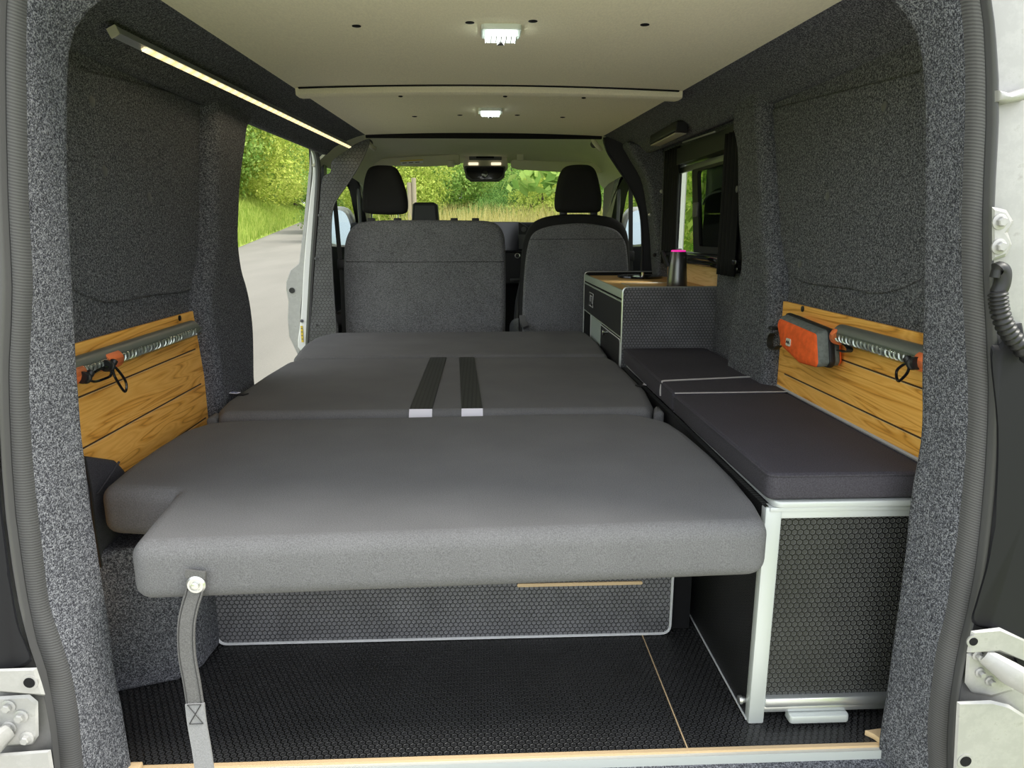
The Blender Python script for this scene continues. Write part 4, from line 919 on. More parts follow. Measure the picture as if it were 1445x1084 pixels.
# ================================================================== CAB
# headliner
rows = []
for y, z in ((3.43, 1.375), (3.6, 1.392), (3.9, 1.398), (4.25, 1.392), (4.55, 1.375), (4.7, 1.352)):
    w = .60 - (y-3.43)*.02
    rows.append([(.03+w*sx, y, z-dz) for sx, dz in ((-1.36, .16), (-1.2, .07), (-1.06, .02), (-.95, .004), (-.5, 0), (0, 0), (.5, 0), (.95, .004), (1.06, .02), (1.2, .07), (1.36, .16))])
bm = BM(); loft(bm, rows); thick(bm, .01)
hd = S('ceiling', bm, M['headliner'], 'grey fabric headliner over the cab seats', 'headliner', auto=60)
bm = BM(); box(bm, (-.9, 3.42, 1.42), (.96, 4.8, 1.45)); S('roof', bm, M['silver'], 'van roof panel above the cab', 'roof', smooth=False)
for x, label in ((580, 0), (802, 1)):
    q = onZ(x, 207, 1.392); bm = BM(); box(bm, (q.x-.03, q.y-.012, 1.384), (q.x+.03, q.y+.012, 1.392), .003); O('roof_clip', bm, M['beige'], hd, label='small oval roof clip')
def grab(label, x, y):
    q = onY(x, y, 3.75); t_ = thing('grab_handle', label, 'grab handle', q)
    b_ = BM(); tube(b_, spl([q+Vector((-.02, .0, .03)), q+Vector((-.012, -.02, .012)), q+Vector((.006, -.025, -.01)), q+Vector((.02, -.01, -.02))], 5), .012, 8); O('grip', b_, M['beige'], t_)
    b_ = BM(); lathe(b_, [(.02, 0), (.016, .006)], q+Vector((-.012, .01, .01)), (0, -1, 0), 14); O('handle_cup', b_, M['greyp'], t_)
grab('beige grab handle at the left end of the cab headliner', 524, 205); grab('beige grab handle at the right end of the cab headliner', 842, 206)
# overhead console and rear view camera housing
YC = 4.55
con = thing('overhead_console', 'beige overhead console with two small lit map lamps', 'console', onY(686, 235, YC))
bm = BM(); prism(bm, roundpoly(xz(px(onY, YC, [(655, 214), (715, 214), (717, 240), (653, 240)])), .02, 4), 'Y', YC-.02, YC+.14, .008, 3); O('console_body', bm, M['beige'], con)
bm = BM(); prism(bm, roundpoly(xz(px(onY, YC-.024, [(662, 218), (708, 218), (708, 226), (662, 226)])), .006, 3), 'Y', YC-.026, YC-.018, .002, 2); O('switch_strip', bm, M['greyp'], con)
bm = BM(); prism(bm, roundpoly(xz(px(onY, YC-.026, [(672, 220.5), (697, 220.5), (697, 223.5), (672, 223.5)])), .002, 2), 'Y', YC-.030, YC-.024); O('switch_slot', bm, M['blackm'], con)
for x in (668, 700):
    bm = BM(); prism(bm, roundpoly(xz(px(onY, YC-.022, [(x-7, 229.5), (x+7, 229.5), (x+7, 233), (x-7, 233)])), .004, 3), 'Y', YC-.028, YC-.018); O('map_lamp', bm, M['cablamp'], con, label='small lit map lamp')
YM = 4.45
mir = thing('rear_view_mirror', 'black gloss rear-view mirror housing with a round emblem, below the overhead console', 'mirror', onY(684, 245, YM))
mo = roundpoly(xz(px(onY, YM, [(654, 234), (714, 234), (712, 250), (704, 256), (664, 256), (657, 250)])), .015, 4)
bm = BM(); prism(bm, mo, 'Y', YM, YM+.05, .008, 3); O('mirror_shell', bm, M['greyp'], mir)
bm = BM(); prism(bm, roundpoly(xz(px(onY, YM-.003, [(657, 236), (712, 236), (709, 248), (702, 253), (667, 253), (659, 247)])), .015, 4), 'Y', YM-.004, YM+.005, .002, 2); O('mirror_face', bm, M['blackg'], mir)
q = onY(684, 246, YM-.006); bm = BM(); lathe(bm, [(.022, 0), (.022, .004), (.018, .006)], q, (0, -1, 0), 20); em = O('emblem', bm, M['black'], mir, label='round emblem')
bm = BM(); prism(bm, [(q.x-.018, q.z-.008), (q.x-.008, q.z-.008), (q.x+.004, q.z-.017), (q.x+.017, q.z-.004), (q.x+.017, q.z+.004), (q.x+.010, q.z-.004), (q.x-.012, q.z+.003), (q.x-.018, q.z+.003)][::1], 'Y', YM-.014, YM-.011); O('emblem_patch', bm, M['alupale'], em, label='pale half of the emblem')
# visors
def visor(label, pts, y, clip, sticker):
    c = onY(*pts[0], y); t_ = thing('sun_visor', label, 'sun visor', c)
    b_ = BM(); prism(b_, roundpoly(xz(px(onY, y, pts)), .018, 4), 'Y', y, y+.022, .007, 3); O('visor_panel', b_, M['visor'], t_)
    q = onY(*clip, y-.01); b_ = BM(); box(b_, (q.x-.022, y-.008, q.z-.018), (q.x+.022, y+.012, q.z+.02), .005); O('visor_clip', b_, M['beige'], t_)
    return t_
v1 = visor('beige folded sun visor with a white warning label on the left', [(515, 225), (600, 219), (648, 217), (651, 232), (600, 235), (516, 233)], 4.45, (636, 231), True)
ya = 4.447
bm = BM(); prism(bm, xz(px(onY, ya, [(565, 227), (597, 225.5), (597, 230), (566, 233)])), 'Y', ya-.003, ya); sl = O('warning_label', bm, M['whitecloth'], v1, label='white warning label', smooth=False)
bm = BM(); prism(bm, xz(px(onY, ya-.003, [(565, 226.5), (597, 225), (597, 226.5), (565, 228.2)])), 'Y', ya-.005, ya-.002); O('label_band', bm, M['yellow'], sl, label='yellow band', smooth=False)
for i in range(3):
    x = 568+i*9; bm = BM(); prism(bm, xz(px(onY, ya-.003, [(x, 229.6-i*.45), (x+6, 229.3-i*.45), (x+6, 230.4-i*.5), (x, 230.9-i*.5)])), 'Y', ya-.005, ya-.002); O('label_print', bm, M['greyp'], sl, smooth=False)
v2 = visor('plain beige folded sun visor on the right', [(721, 225), (770, 227), (850, 229), (852, 244), (800, 243), (730, 239), (721, 236)], 4.45, (734, 222), False)
bm = BM(); prism(bm, xz(px(onY, ya, [(746, 231), (761, 232), (761, 240.5), (746, 239.5)])), 'Y', ya-.003, ya); O('vanity_flap', bm, M['beige'], v2, smooth=False)
# windscreen, scuttle, A pillars
ws = [(-.86, 1.36), (.93, 1.36), (1.0, .80), (-.92, .80)]
bm = BM(); loft(bm, [[(-.80, 4.75, 1.37), (.03, 4.80, 1.38), (.86, 4.75, 1.37)], [(-.90, 5.5, .88), (.03, 5.62, .88), (.96, 5.5, .88)]]); thick(bm, .004)
S('window_2', bm, M['glass'], 'large windscreen looking out on grass and trees', 'windscreen')
for sgn, lab in ((-1, 'left'), (1, 'right')):
    x = .03+sgn*.80
    rows = [[(x+sgn*dx*1.0+sgn*t*.12+(0), 4.62+t*.78+dy, 1.37-t*.50) for dx, dy in ((-.035, 0), (.035, -.05), (.06, .05), (0, .06))] for t in [k/6 for k in range(7)]]
    bm = BM(); loft(bm, rows, True); S('trim_15' if sgn < 0 else 'trim_16', bm, M['beige'], f'beige windscreen pillar on the {lab} of the cab', 'windscreen pillar', auto=60)
# cab doors with window frames
for sgn, lab in ((-1, 'left'), (1, 'right')):
    xc = -.80 if sgn < 0 else .915; n_ = 1 if sgn < 0 else 2
    t_ = thing(f'door_{n_}', f'black trimmed {lab} cab door with an open-view side window', 'door', (xc, 4.2, -.2)); t_['kind'] = 'structure'
    od = roundpoly([(3.55, -.2), (5.15, -.2), (5.2, .86), (4.62, 1.335), (3.60, 1.335)], [.02, .1, .06, .05, .04], 4); idr = roundpoly([(3.64, .84), (5.02, .80), (4.98, .85), (4.55, 1.25), (3.66, 1.26)], [.03, .01, .03, .05, .05], 4)
    od = resample(od+[od[0]], 60)[:-1]; 
    ring = []
    def ang(p, c=Vector((4.2, 1.0))): return math.atan2(p.y-c.y, p.x-c.x)
    bm = BM()
    A_ = sorted(od, key=ang); B2 = sorted(resample(idr+[idr[0]], 60)[:-1], key=ang)
    x0_, x1_ = xc-sgn*.035, xc+sgn*.035
    loft(bm, [[(x0_, p.x, p.y) for p in A_], [(x0_, p.x, p.y) for p in B2], [(x1_, p.x, p.y) for p in B2], [(x1_, p.x, p.y) for p in A_], [(x0_, p.x, p.y) for p in A_]], True)
    O('door_shell', bm, M['black'], t_, label='black inner door shell and window frame', auto=40)
    bm = BM(); box(bm, (xc+sgn*.0, 3.6, .8), (xc+sgn*.004, 5.1, 1.29)); O('door_glass', bm, M['glass'], t_, label='side window glass', smooth=False)
    bm = BM(); box(bm, (xc-sgn*.05-.03, 3.7, .42), (xc-sgn*.05+.03, 4.9, .50), .02, 3); O('armrest', bm, M['greyp'], t_, label='grey armrest')
    bm = BM(); tube(bm, [(xc-sgn*.03, 4.62, .84), (xc-sgn*.02, 4.64, 1.24)], .012, 6); O('quarter_bar', bm, M['black'], t_, label='black window divider bar')
    mt_ = thing('door_mirror', ('pale silver' if sgn < 0 else 'silver') + f' door mirror outside the {lab} cab window', 'mirror', (xc+sgn*.2, 4.95, .86))
    bm = BM(); prism(bm, spl([Vector(v) for v in ((xc+sgn*.07, .80), (xc+sgn*.27, .82), (xc+sgn*.30, .95), (xc+sgn*.26, 1.06), (xc+sgn*.12, 1.07), (xc+sgn*.06, .95))], 5, True), 'Y', 4.90, 5.05, .03, 4); O('mirror_shell', bm, M['silver'], mt_)
    bm = BM(); prism(bm, spl([Vector(v) for v in ((xc+sgn*.09, .83), (xc+sgn*.25, .845), (xc+sgn*.275, .95), (xc+sgn*.24, 1.04), (xc+sgn*.13, 1.045), (xc+sgn*.085, .95))], 5, True), 'Y', 4.892, 4.905); O('mirror_glass', bm, M['mirrorg'], mt_)
    bm = BM(); tube(bm, [(xc+sgn*.04, 4.97, .80), (xc+sgn*.12, 4.97, .86)], .02, 8); O('mirror_arm', bm, M['black'], mt_)
# dashboard
YD = 4.62
dash = thing('dashboard', 'black dashboard with centre screen seen between the front seats', 'dashboard', (.03, 4.9, .2))
rows = []
for y, z in ((4.74, -.17), (4.70, .30), (4.66, .55), (4.62, .80), (4.63, .93), (4.68, .965), (4.95, .975), (5.45, .93), (5.5, -.17)):
    rows.append([(x, y+.05*(abs(x-.03)/.85)**2, z) for x in [-.85+1.76*j/12 for j in range(13)]])
bm = BM(); loft(bm, rows); thick(bm, .01); O('dash_body', bm, M['blackm'], dash, auto=60)
sc_ = roundpoly(xz(px(onY, 4.52, [(690, 313), (732, 313), (732, 354), (690, 354)])), .01, 3)
bm = BM(); prism(bm, sc_, 'Y', 4.52, 4.545, .004, 2); O('touch_screen', bm, M['screen'], dash, label='dark centre touch screen')
bm = BM(); prism(bm, roundpoly(xz(px(onY, 4.54, [(731, 312), (746, 321), (747, 352), (731, 352)])), .008, 3), 'Y', 4.54, 4.62, .004, 2); O('binnacle', bm, M['black'], dash)
bm = BM(); prism(bm, roundpoly(xz(px(onY, 4.53, [(732, 331), (745, 331), (744, 352), (732, 352)])), .004, 3), 'Y', 4.53, 4.56, .003, 2); O('trim_plate', bm, M['greyp'], dash, label='grey plate below the vent')
q = onY(739, 323.5, 4.535); bm = BM(); lathe(bm, [(.016, 0), (.016, .006), (.011, .006), (.011, .003)], q, (0, -1, .1), 16); O('air_vent', bm, M['greyp'], dash, label='round air vent')
q = onY(730, 361, 4.53); bm = BM(); lathe(bm, [(.017, 0), (.017, .010), (.013, .012)], q, (0, -1, .1), 16); O('control_knob', bm, M['steel'], dash, label='round knob with a bright rim'); 
bm = BM(); lathe(bm, [(.012, .011), (.012, .015)], q, (0, -1, .1), 16); O('knob_face', bm, M['black'], dash)
bm = BM(); prism(bm, roundpoly(xz(px(onY, 4.60, [(712, 356), (745, 356), (745, 400), (712, 400)])), .006, 3), 'Y', 4.60, 4.64, .003, 2); O('lower_panel', bm, M['black'], dash)
bm = BM(); tube(bm, [onY(712, 354.5, 4.55), onY(740, 354.5, 4.55)], .004, 6); O('chrome_line', bm, M['greyp'], dash)
cx_ = [onY(x, y, 4.3) for x, y in ((720, 396), (736, 394), (730, 425), (726, 470))]
bm = BM(); tube(bm, cx_, .012, 8); O('cubby_rim', bm, M['greyp'], dash, label='grey rim of the lower cubby')
pod = thing('dash_pod', 'black padded square block standing behind the bench between headrest and windscreen', 'dash pod', onY(599, 310, 4.1))
bm = BM(); prism(bm, roundpoly(xz(px(onY, 4.1, [(580, 325), (582, 288), (586, 285.5), (612, 285.5), (617, 289), (620, 325)])), .012, 4), 'Y', 4.1, 4.2, .008, 3); O('pod_shell', bm, M['black'], pod)
bm = BM(); prism(bm, roundpoly(xz(px(onY, 4.095, [(584, 325), (585.5, 290), (613, 290), (616, 325)])), .006, 4), 'Y', 4.094, 4.102, .002, 2); O('pod_face', bm, M['greyp'], pod, label='slightly paler face')

# ---- front seats
YS = 3.53
def plate(name, pts, y0, y1, m, par, r, label=None, sm=4):
    b_ = BM(); prism(b_, spl(xz(px(onY, y0, pts)), sm, True), 'Y', y0, y1, r, 5); return O(name, b_, m, par, label, auto=60)
def headrest(name, pts, y, par_lab, posts, m):
    t_ = thing(name, par_lab, 'headrest', onY(pts[0][0], 300, y)); return t_
sb = thing('double_seat', 'wide grey double passenger bench seat with one headrest', 'seat', (-.28, 3.6, .1))
plate('backrest', [(489, 560), (487, 470), (485, 420), (484, 380), (485, 350), (489, 332), (497, 320), (510, 313.5), (540, 311), (600, 310.5), (660, 311), (688, 312), (702, 317), (710, 328), (713, 345), (714, 380), (714, 430), (713, 480), (712, 560)], YS, YS+.13, M['seat'], sb, .028, 'grey melange backrest')
bm = BM(); tube(bm, px(onY, YS+.0006, [(488, 369.5), (560, 370), (711, 369.5)]), .0018, 5); O('backrest_seam', bm, M['seatblk'], sb)
HL = [(511, 298), (509.5, 285), (511, 265), (514, 248), (519, 237), (528, 233), (543, 232.5), (555, 234.5), (562, 243), (568, 258), (573, 276), (574, 292), (571, 300), (558, 302.5), (540, 302.5), (522, 301.5)]
plate('headrest', HL, YS+.01, YS+.11, M['seatblk'], sb, .032, 'black padded headrest')
for x in (524, 561):
    p = onY(x, 300, YS+.06); bm = BM(); tube(bm, [(p.x, YS+.06, p.z), (p.x, YS+.06, p.z-.06)], .006, 8); O('headrest_post', bm, M['chrome'], sb, label='chrome headrest post')
for x in (524, 561, 641, 671):
    p = onY(x, 310, YS+.06); bm = BM(); box(bm, (p.x-.018, YS+.045, p.z-.02), (p.x+.018, YS+.075, p.z+.008), .004); O('post_guide', bm, M['black'], sb, label='black headrest guide')
bm = BM(); box(bm, (-.66, YS+.02, .2), (.1, 4.1, .42), .05, 4); O('seat_base', bm, M['seat'], sb)
sd_ = thing('driver_seat', 'grey single driver seat with black shell and headrest on the right', 'seat', (.5, 3.6, .1))
plate('seat_shell', [(734, 560), (733, 470), (733, 430), (735, 390), (738, 355), (743, 332), (751, 317), (765, 308), (785, 303.5), (815, 302), (845, 303.5), (867, 308), (880, 317), (887, 332), (890, 360), (891, 400), (892, 470), (892, 560)], YS, YS+.12, M['seatblk'], sd_, .028, 'black seat shell')
plate('back_panel', [(738, 560), (737, 470), (738, 420), (740, 385), (743, 358), (748, 337), (757, 326), (775, 319.5), (800, 316), (822, 315), (848, 318), (868, 324), (879, 335), (885, 352), (888, 400), (889, 470), (889, 560)], YS-.010, YS+.03, M['seat'], sd_, .012, 'grey melange back panel')
bm = BM(); tube(bm, px(onY, YS-.0095, [(746, 338), (800, 337.5), (884, 337)]), .0016, 5); O('panel_seam', bm, M['seatblk'], sd_)
HR = [(785, 294), (784.5, 280), (787, 262), (791, 246), (797, 236), (806, 232.5), (820, 231.5), (834, 233), (842, 241), (847, 258), (850, 276), (850, 292), (846, 299), (830, 300), (805, 300), (790, 299)]
plate('headrest', HR, YS+.02, YS+.12, M['seatblk'], sd_, .032, 'black padded headrest')
for x in (795, 838):
    p = onY(x, 302, YS+.06); bm = BM(); box(bm, (p.x-.018, YS+.05, p.z-.02), (p.x+.018, YS+.08, p.z+.02), .004); O('headrest_post', bm, M['black'], sd_)
bm = BM(); box(bm, (.16, YS+.02, .2), (.75, 4.1, .42), .05, 4); O('seat_base', bm, M['seat'], sd_)
bm = BM(); ribbon(bm, spl([onY(742, 462, 3.50), onY(738, 455, 3.52), onY(737, 445, 3.53)], 4), .03, .02, (1, 0, 0)); O('seat_lever', bm, M['greyp'], sd_, label='grey seat lever')
# seat belts
for lab, pts in (('left', [(470, 262), (474, 300), (478, 345), (481, 372), (484, 420), (486, 480)]), ('right', [(890, 262), (890, 300), (890, 360), (891, 420)])):
    y = 3.62; t_ = thing('seat_belt', f'black seat belt hanging at the {lab} cab door', 'seat belt', onY(*pts[-1], y))
    bm = BM(); ribbon(bm, spl(px(onY, y, pts), 4), .022, .003, (1, 0, 0)); O('belt_webbing', bm, M['webbing'], t_)
    q = onY(*(pts[3] if lab == 'left' else pts[2]), y); bm = BM(); box(bm, (q.x-.018, y-.01, q.z-.03), (q.x+.018, y+.012, q.z+.02), .006); O('belt_tongue', bm, M['black'], t_)
# ================================================================== OUTSIDE
import numpy as np
SL = .038
def gz(x, y): return -.62 + SL*max(0., y-2.)
def grid_sheet(x0, x1, y0, y1, nx, ny, dz=0., fn=None):
    b_ = BM(); rows = []
    for j in range(ny+1):
        y = y0+(y1-y0)*j/ny; rows.append([(x0+(x1-x0)*i/nx, y, gz(0, y)+dz+(fn(x0+(x1-x0)*i/nx, y) if fn else 0)) for i in range(nx+1)])
    loft(b_, rows); return b_
m = mat('pale_asphalt', (.40,.39,.355), .9, spec=.2); t = NT(m); f = t.noise(t.coord(), 90, 3, .7); g = t.noise(t.coord((1,.25,1)), .6, 3, .6)
t.l(t.ramp(t.math('ADD', t.math('MULTIPLY', f, .5), t.math('MULTIPLY', g, .5)), [(.35, (.175,.167,.147)), (.65, (.25,.238,.21))]), t.b.inputs['Base Color']); M['road'] = m
m = mat('meadow_ground', (.14,.19,.04), .95, spec=.1); t = NT(m); f = t.noise(t.coord(), 3, 5, .7)
t.l(t.ramp(f, [(.35, (.16,.24,.04)), (.65, (.34,.40,.10))]), t.b.inputs['Base Color']); M['meadow'] = m
S('bounce_ground', grid_sheet(-3.2, 1.25, -8, .6, 4, 8, .004), mat('pale_bounce_gravel', (.58,.56,.50), .95), 'unseen pale gravel added behind the van to bounce light onto the ceiling', 'ground', smooth=False, recalc=False)  # unseen pale patch added to bounce daylight up to the ceiling
S('road', grid_sheet(-60, 40, -40, 90, 10, 65), M['road'], 'pale grey road beside and behind the van', 'road', smooth=False, recalc=False)
def vx(y): return -8.6-(y-25)*.18     # far edge of the road on the left
b_ = BM(); rows = []
for j in range(45):
    y = -10+j*2.5; e = vx(y)
    rows.append([(e-s, y, gz(0, y)+.01+h) for s, h in ((0, 0), (.3, .15), (1.2, .8), (2.4, 1.5), (4, 2.1), (8, 2.6), (60, 3.2))])
loft(b_, rows); S('verge_left', b_, M['meadow'], 'green grass bank beyond the road on the left', 'grass bank')
b_ = BM(); loft(b_, [[(-.9-(y-9)*.06, y, gz(0, y)+.012), (4, y, gz(0, y)+.05), (50, y, gz(0, y)+.05)] for y in (7.5, 12, 20, 40, 90)])
S('verge_right', b_, M['meadow'], 'grassy ground ahead of the van', 'grass bank')
b_ = BM(); loft(b_, [[(x, y, gz(0, y)+.02) for x in (1.25, 3, 40)] for y in (-10, 0, 4, 7.5, 9)])
S('verge_side', b_, M['meadow'], 'grassy ground beside the van on the right', 'grass bank')

def leafmat(name, c1, c2, tr=.35):
    m = bpy.data.materials.new(name); m.use_nodes = True; t = m.node_tree; t.nodes.clear()
    o = t.nodes.new('ShaderNodeOutputMaterial'); mx = t.nodes.new('ShaderNodeMixShader'); mx.inputs[0].default_value = tr
    d = t.nodes.new('ShaderNodeBsdfDiffuse'); s = t.nodes.new('ShaderNodeBsdfTranslucent'); ri = t.nodes.new('ShaderNodeNewGeometry'); rp = t.nodes.new('ShaderNodeValToRGB')
    rp.color_ramp.elements[0].color = (*c1, 1); rp.color_ramp.elements[1].color = (*c2, 1)
    t.links.new(ri.outputs['Random Per Island'], rp.inputs[0]); t.links.new(rp.outputs[0], d.inputs[0]); t.links.new(rp.outputs[0], s.inputs[0])
    t.links.new(d.outputs[0], mx.inputs[1]); t.links.new(s.outputs[0], mx.inputs[2]); t.links.new(mx.outputs[0], o.inputs[0]); return m
M['leafy'] = leafmat('sunny_leaves', (.30,.40,.06), (.60,.64,.16))
M['leafg'] = leafmat('mid_green_leaves', (.16,.30,.06), (.40,.52,.14))
M['leafd'] = leafmat('deep_green_leaves', (.07,.17,.04), (.24,.38,.10))
M['leafr'] = leafmat('bright_hedge_leaves', (.13,.27,.03), (.42,.52,.10), .45)
M['straw'] = leafmat('straw_grass', (.42,.38,.11), (.72,.63,.28), .4)
M['grassg'] = leafmat('green_grass_blades', (.24,.36,.06), (.52,.58,.16), .4)
M['bark'] = mat('bark', (.08,.06,.045), .9)
rng = np.random.default_rng(5)
def leaves_mesh(name, blobs, n, size, m):
    tot = sum(b[3]*b[4]*b[5] for b in blobs) ; V = []; 
    for (x, y, z, a, b, c) in blobs:
        k = max(20, int(n*(a*b*c)/tot)); d = rng.normal(size=(k, 3)); d /= np.linalg.norm(d, axis=1)[:, None]
        rad = .55+.45*rng.random(k)**.4; rad *= 1+.16*np.sin(d[:, 0]*7+x)*np.cos(d[:, 2]*6+y)+.08*np.sin(d[:,1]*17)
        ctr = d*rad[:, None]*np.array([a, b, c])+np.array([x, y, z]); V.append((ctr, d))
    ctr = np.concatenate([v[0] for v in V]); nn = np.concatenate([v[1] for v in V]); k = len(ctr)
    nn = nn+rng.normal(size=(k, 3))*.6; nn /= np.linalg.norm(nn, axis=1)[:, None]
    u = np.cross(nn, rng.normal(size=(k, 3))); u /= np.linalg.norm(u, axis=1)[:, None]; w = np.cross(nn, u)
    s = size*(.6+.8*rng.random(k))[:, None]
    q = np.stack([ctr-u*s, ctr-w*s*.55+nn*s*.1, ctr+u*s, ctr+w*s*.55+nn*s*.1], 1).reshape(-1, 3)
    me = bpy.data.meshes.new(name); me.from_pydata(q.tolist(), [], np.arange(4*k).reshape(-1, 4).tolist()); me.materials.append(m); return me
def trunk_mesh(h, r):
    b_ = BM(); tube(b_, spl([(0, 0, -.3), (.05, .02, h*.4), (-.05, .06, h*.75), (.02, 0, h)], 4), [r*(1-.6*i/12) for i in range(13)], 8)
    for k in range(4):
        a = k*1.7; tube(b_, [(0, 0, h*.45), (math.cos(a)*h*.2, math.sin(a)*h*.2, h*.7), (math.cos(a)*h*.3, math.sin(a)*h*.3, h*.95)], [r*.45, r*.3, r*.1], 6)
    me = bpy.data.meshes.new('trunk'); b_.to_mesh(me); b_.free(); me.materials.append(M['bark']); return me
def kind_of_tree(nm, mt, seed, n, size, H, W):
    r = random.Random(seed); bl = [(0, 0, H*.48, W*.5, W*.5, H*.46)]
    for k in range(9): 
        a = r.random()*6.28; q = W*(.25+.25*r.random()); bl.append((math.cos(a)*q, math.sin(a)*q, H*(.12+.72*r.random()), W*.27, W*.27, H*.17))
    return leaves_mesh(nm, bl, n, size, mt), trunk_mesh(H*.8, .12*H/5)
kinds = [kind_of_tree('crown', M['leafy'], 1, 22000, .062, 5.0, 4.2), kind_of_tree('crown', M['leafg'], 2, 22000, .06, 4.6, 4.4), kind_of_tree('crown', M['leafd'], 3, 22000, .06, 4.4, 4.6)]
def tree(kind, x, y, s, label, group=None, dz=0., sz=1., name='tree', cat='tree'):
    t_ = thing(name, label, cat, (x, y, gz(0, y)+dz)); t_.rotation_euler = (0, 0, rng.random()*6.28); t_.scale = (s, s, s*sz)
    if group: t_['group'] = group
    for nm, me in zip(('crown', 'trunk'), kinds[kind]):
        o = bpy.data.objects.new(nm, me); COL.objects.link(o); o.parent = t_
def dirx(px_, y): return (px_-679.)/985.*y
# left bank, seen through the sliding door opening
gl = 'leafy trees on the bank left of the road'
for (p, y, s, k, sz) in ((330, 47, 1.75, 0, 1.0), (352, 52, 1.75, 0, .98), (374, 58, 1.8, 1, .95), (393, 63, 1.75, 0, .92), (412, 70, 1.75, 1, .85), (428, 76, 1.8, 0, .8), (444, 82, 2.0, 1, .8), (470, 86, 2.2, 0, .9), (492, 84, 2.2, 1, .9), (310, 44, 1.9, 1, 1.05), (285, 42, 1.8, 0, 1.1)):
    tree(k, dirx(p, y), y, s, 'leafy tree in the row on the grass bank beyond the road', gl, 1.7, sz)
# ahead, through the windscreen
for (p, y, s, k, sz, lab) in (
    (520, 40, 1.2, 1, 1., 'green tree seen past the left headrest through the windscreen'),
    (590, 34, 1.05, 1, 1.05, 'green tree behind the wooden posts through the windscreen'),
    (556, 30, .95, 0, 1.0, 'pale green tree left of the wooden posts through the windscreen'),
    (638, 36, 1.0, 0, 1.0, 'pale green tree between the wooden posts and the mirror'),
    (668, 40, 1.15, 2, 1.0, 'dark green tree directly behind the rear-view mirror'),
    (700, 24, .52, 2, .95, 'dark green low bush below the rear-view mirror'),
    (722, 34, 1.0, 1, 1.0, 'green tree just right of the rear-view mirror'),
    (765, 24, .62, 0, 1.0, 'bright green bush left of the driver headrest'),
    (742, 30, .72, 2, 1.0, 'olive green bush behind the bright one, right of the mirror'),
    (800, 26, .70, 1, 1.0, 'green bush behind the driver headrest'),
    (850, 24, .72, 1, 1.0, 'green tree seen right of the driver headrest')):
    tree(k, dirx(p, y), y, s, lab, None, -.2, sz)
# branch with big leaves hanging near the windscreen on the right
bl = [(dirx(772, 9), 9, .92+.065*9, .55, .5, .12), (dirx(820, 9.3), 9.3, .92+.075*9, .5, .5, .14)]
me = leaves_mesh('overhanging_branch', bl, 110, .10, M['leafg'])
o = bpy.data.objects.new('overhanging_branch', me); COL.objects.link(o); o['label'] = 'sparse leafy branch hanging above the tall grass right of the mirror'; o['category'] = 'branch'
# wooden posts
for x, h0, lab in ((582.5, 262, 'left weathered wooden post in the grass ahead'), (588.5, 256, 'right weathered wooden post in the grass ahead, slightly taller')):
    y = 16.; zt = .92+(325-h0)/985*y; xx = dirx(x, y)
    bm = BM(); lathe(bm, [(.05, 0), (.05, 1), (.03, 1.02)], (xx, y, 0), n=10)
    for v in bm.verts: v.co.z = gz(0, y)-.2+(zt-gz(0, y)+.2)*min(1, v.co.z)
    O('wooden_post', bm, mat('weathered_wood', (.36,.30,.22), .9) if 'ww' not in M else M['ww'], None, lab, 'post')
# tall straw grass ahead, green grass on the left bank
def grass(name, n, xr, yr, h, w, m, label, fx=None, base=None):
    x = xr[0]+(xr[1]-xr[0])*rng.random(n); y = yr[0]+(yr[1]-yr[0])*rng.random(n)**1.3
    if fx is not None: x = fx(y)-x
    z = np.array([(base(a, b) if base else gz(0, b)) for a, b in zip(x, y)])
    a = rng.random(n)*3.14; hh = h*(.55+.6*rng.random(n)); lean = rng.normal(size=(n, 2))*.16*hh[:, None]
    dx, dy = np.cos(a)*w, np.sin(a)*w*.4
    p0 = np.stack([x-dx, y-dy, z], 1); p1 = np.stack([x+dx, y+dy, z], 1)
    p2 = np.stack([x+dx*.6+lean[:, 0]*.5, y+dy+lean[:, 1]*.5, z+hh*.65], 1); p3 = np.stack([x+lean[:, 0], y+lean[:, 1], z+hh], 1); p4 = np.stack([x-dx*.6+lean[:, 0]*.5, y-dy+lean[:, 1]*.5, z+hh*.65], 1)
    V = np.stack([p0, p1, p2, p3, p4], 1).reshape(-1, 3)
    me = bpy.data.meshes.new(name); me.from_pydata(V.tolist(), [], np.arange(5*n).reshape(-1, 5).tolist()); me.materials.append(m)
    o = bpy.data.objects.new(name, me); COL.objects.link(o); o['label'] = label; o['category'] = 'grass'; o['kind'] = 'stuff'
grass('straw_grass', 15000, (-1.2, 6.5), (8.5, 20), 1.45, .012, M['straw'], 'tall yellow straw-coloured grass ahead of the windscreen')
grass('green_grass', 9000, (-1.0, 6.5), (9.5, 24), .95, .016, M['grassg'], 'shorter green grass growing among the straw ahead of the windscreen')
def bank(x, y): 
    s = vx(y)-x; return gz(0, y)+.01+np.interp(s, (0, .3, 1.2, 2.4, 4, 8, 60), (0, .15, .8, 1.5, 2.1, 2.6, 3.2))
grass('bank_grass', 30000, (0, 6), (14, 85), .42, .022, M['grassg'], 'green grass blades covering the bank left of the road', vx, bank)
# hedge beside the van on the right, seen through the side windows
bl = []
r = random.Random(4)
for k in range(30): bl.append((r.random()*.7, (k%15)*.68, .6+r.random()*.7+(k//15)*1.5, .6, .65, .85))  # upper row makes the hedge taller to keep sun out of the side window
me = leaves_mesh('hedge', bl, 24000, .055, M['leafr'])
o = bpy.data.objects.new('hedge', me); COL.objects.link(o); o.location = (2.15, 2.2, -.45); o['label'] = 'bright green leafy hedge close beside the van on the right'; o['category'] = 'hedge'

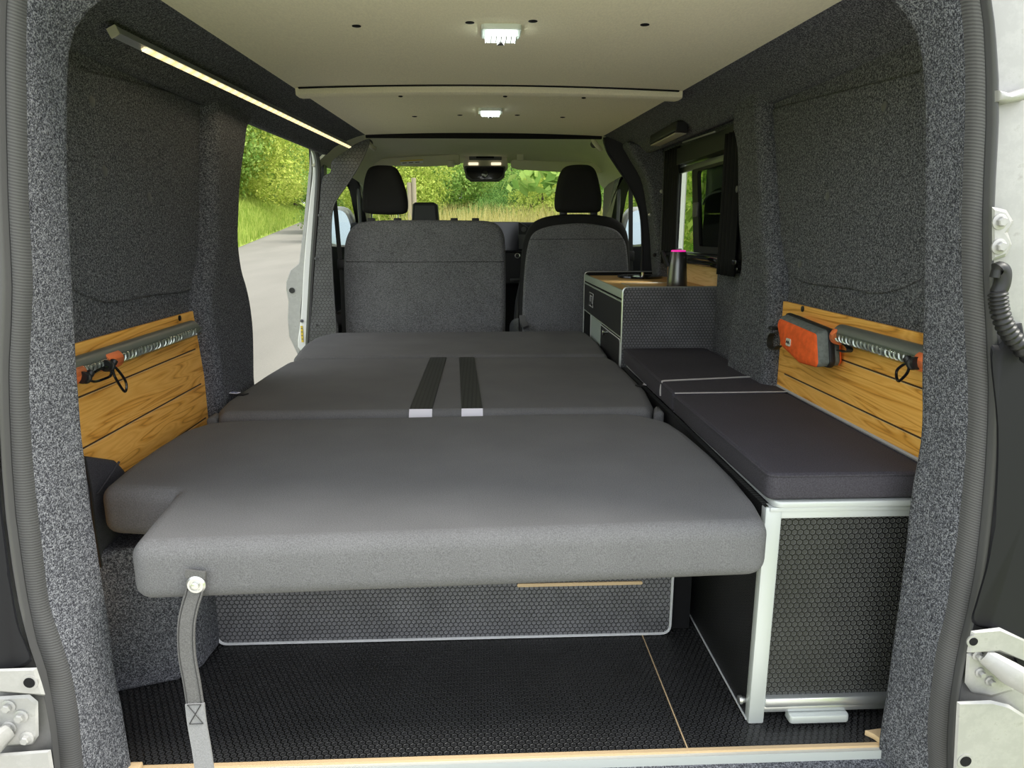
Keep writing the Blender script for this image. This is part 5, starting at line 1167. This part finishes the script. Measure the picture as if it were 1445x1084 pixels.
# ================================================================== LIGHT
w = bpy.data.worlds.new('world'); scene.world = w; w.use_nodes = True; t = w.node_tree; bg = t.nodes['Background']
tc = t.nodes.new('ShaderNodeTexCoord'); sp = t.nodes.new('ShaderNodeSeparateXYZ'); t.links.new(tc.outputs['Generated'], sp.inputs[0])
# bright cloudy sky, brightest behind the photographer
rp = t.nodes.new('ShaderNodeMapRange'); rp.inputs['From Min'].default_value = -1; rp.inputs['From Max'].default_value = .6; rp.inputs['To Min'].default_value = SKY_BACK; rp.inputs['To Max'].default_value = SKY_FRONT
t.links.new(sp.outputs[1], rp.inputs['Value'])
nz = t.nodes.new('ShaderNodeTexNoise'); nz.inputs['Scale'].default_value = 3; t.links.new(tc.outputs['Generated'], nz.inputs['Vector'])
cr = t.nodes.new('ShaderNodeValToRGB'); cr.color_ramp.elements[0].color = (.80,.90,1.,1); cr.color_ramp.elements[0].position = .4; cr.color_ramp.elements[1].color = (1,1,1,1); cr.color_ramp.elements[1].position = .6
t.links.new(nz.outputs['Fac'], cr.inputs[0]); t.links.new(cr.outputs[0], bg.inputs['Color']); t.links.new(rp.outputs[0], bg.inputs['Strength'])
def area(name, loc, rot, size, power, col, label, cat, par=None):
    l = bpy.data.lights.new(name, 'AREA'); l.shape = 'RECTANGLE'; l.size, l.size_y = size; l.energy = power; l.color = col
    o = bpy.data.objects.new(name, l); COL.objects.link(o); o.location = loc; o.rotation_euler = rot; return o
for p in (p1, p2): area('lamp_light', (p.x, p.y, ZC-.008), (0, 0, 0), (.075, .075), LAMP_W, (.95, 1, .93), '', '')
mid_ = a.lerp(b_, .5) if False else Vector((-.649, 2.45, 1.284))
l = area('light_bar_light', mid_, (0, 0, 0), (.012, 1.75), LED_W, (1, .82, .55), '', '')
l.rotation_euler = (0, R(-22), math.atan2(-(-.598+.70), 1.898))
sun = bpy.data.lights.new('sun', 'SUN'); sun.energy = SUN_W; sun.angle = R(18); sun.color = (1, .96, .86); so = bpy.data.objects.new('sun', sun); COL.objects.link(so)
so.rotation_euler = Vector((-.60, .14, -.78)).to_track_quat('-Z', 'Y').to_euler()
vs = scene.view_settings; vs.view_transform = 'Standard'; vs.look = 'None'; vs.gamma = 1; vs.use_curve_mapping = False; vs.exposure = 0
scene.cycles.max_bounces = 10; scene.cycles.diffuse_bounces = 6; scene.cycles.transparent_max_bounces = 24
scene.cycles.use_denoising = True
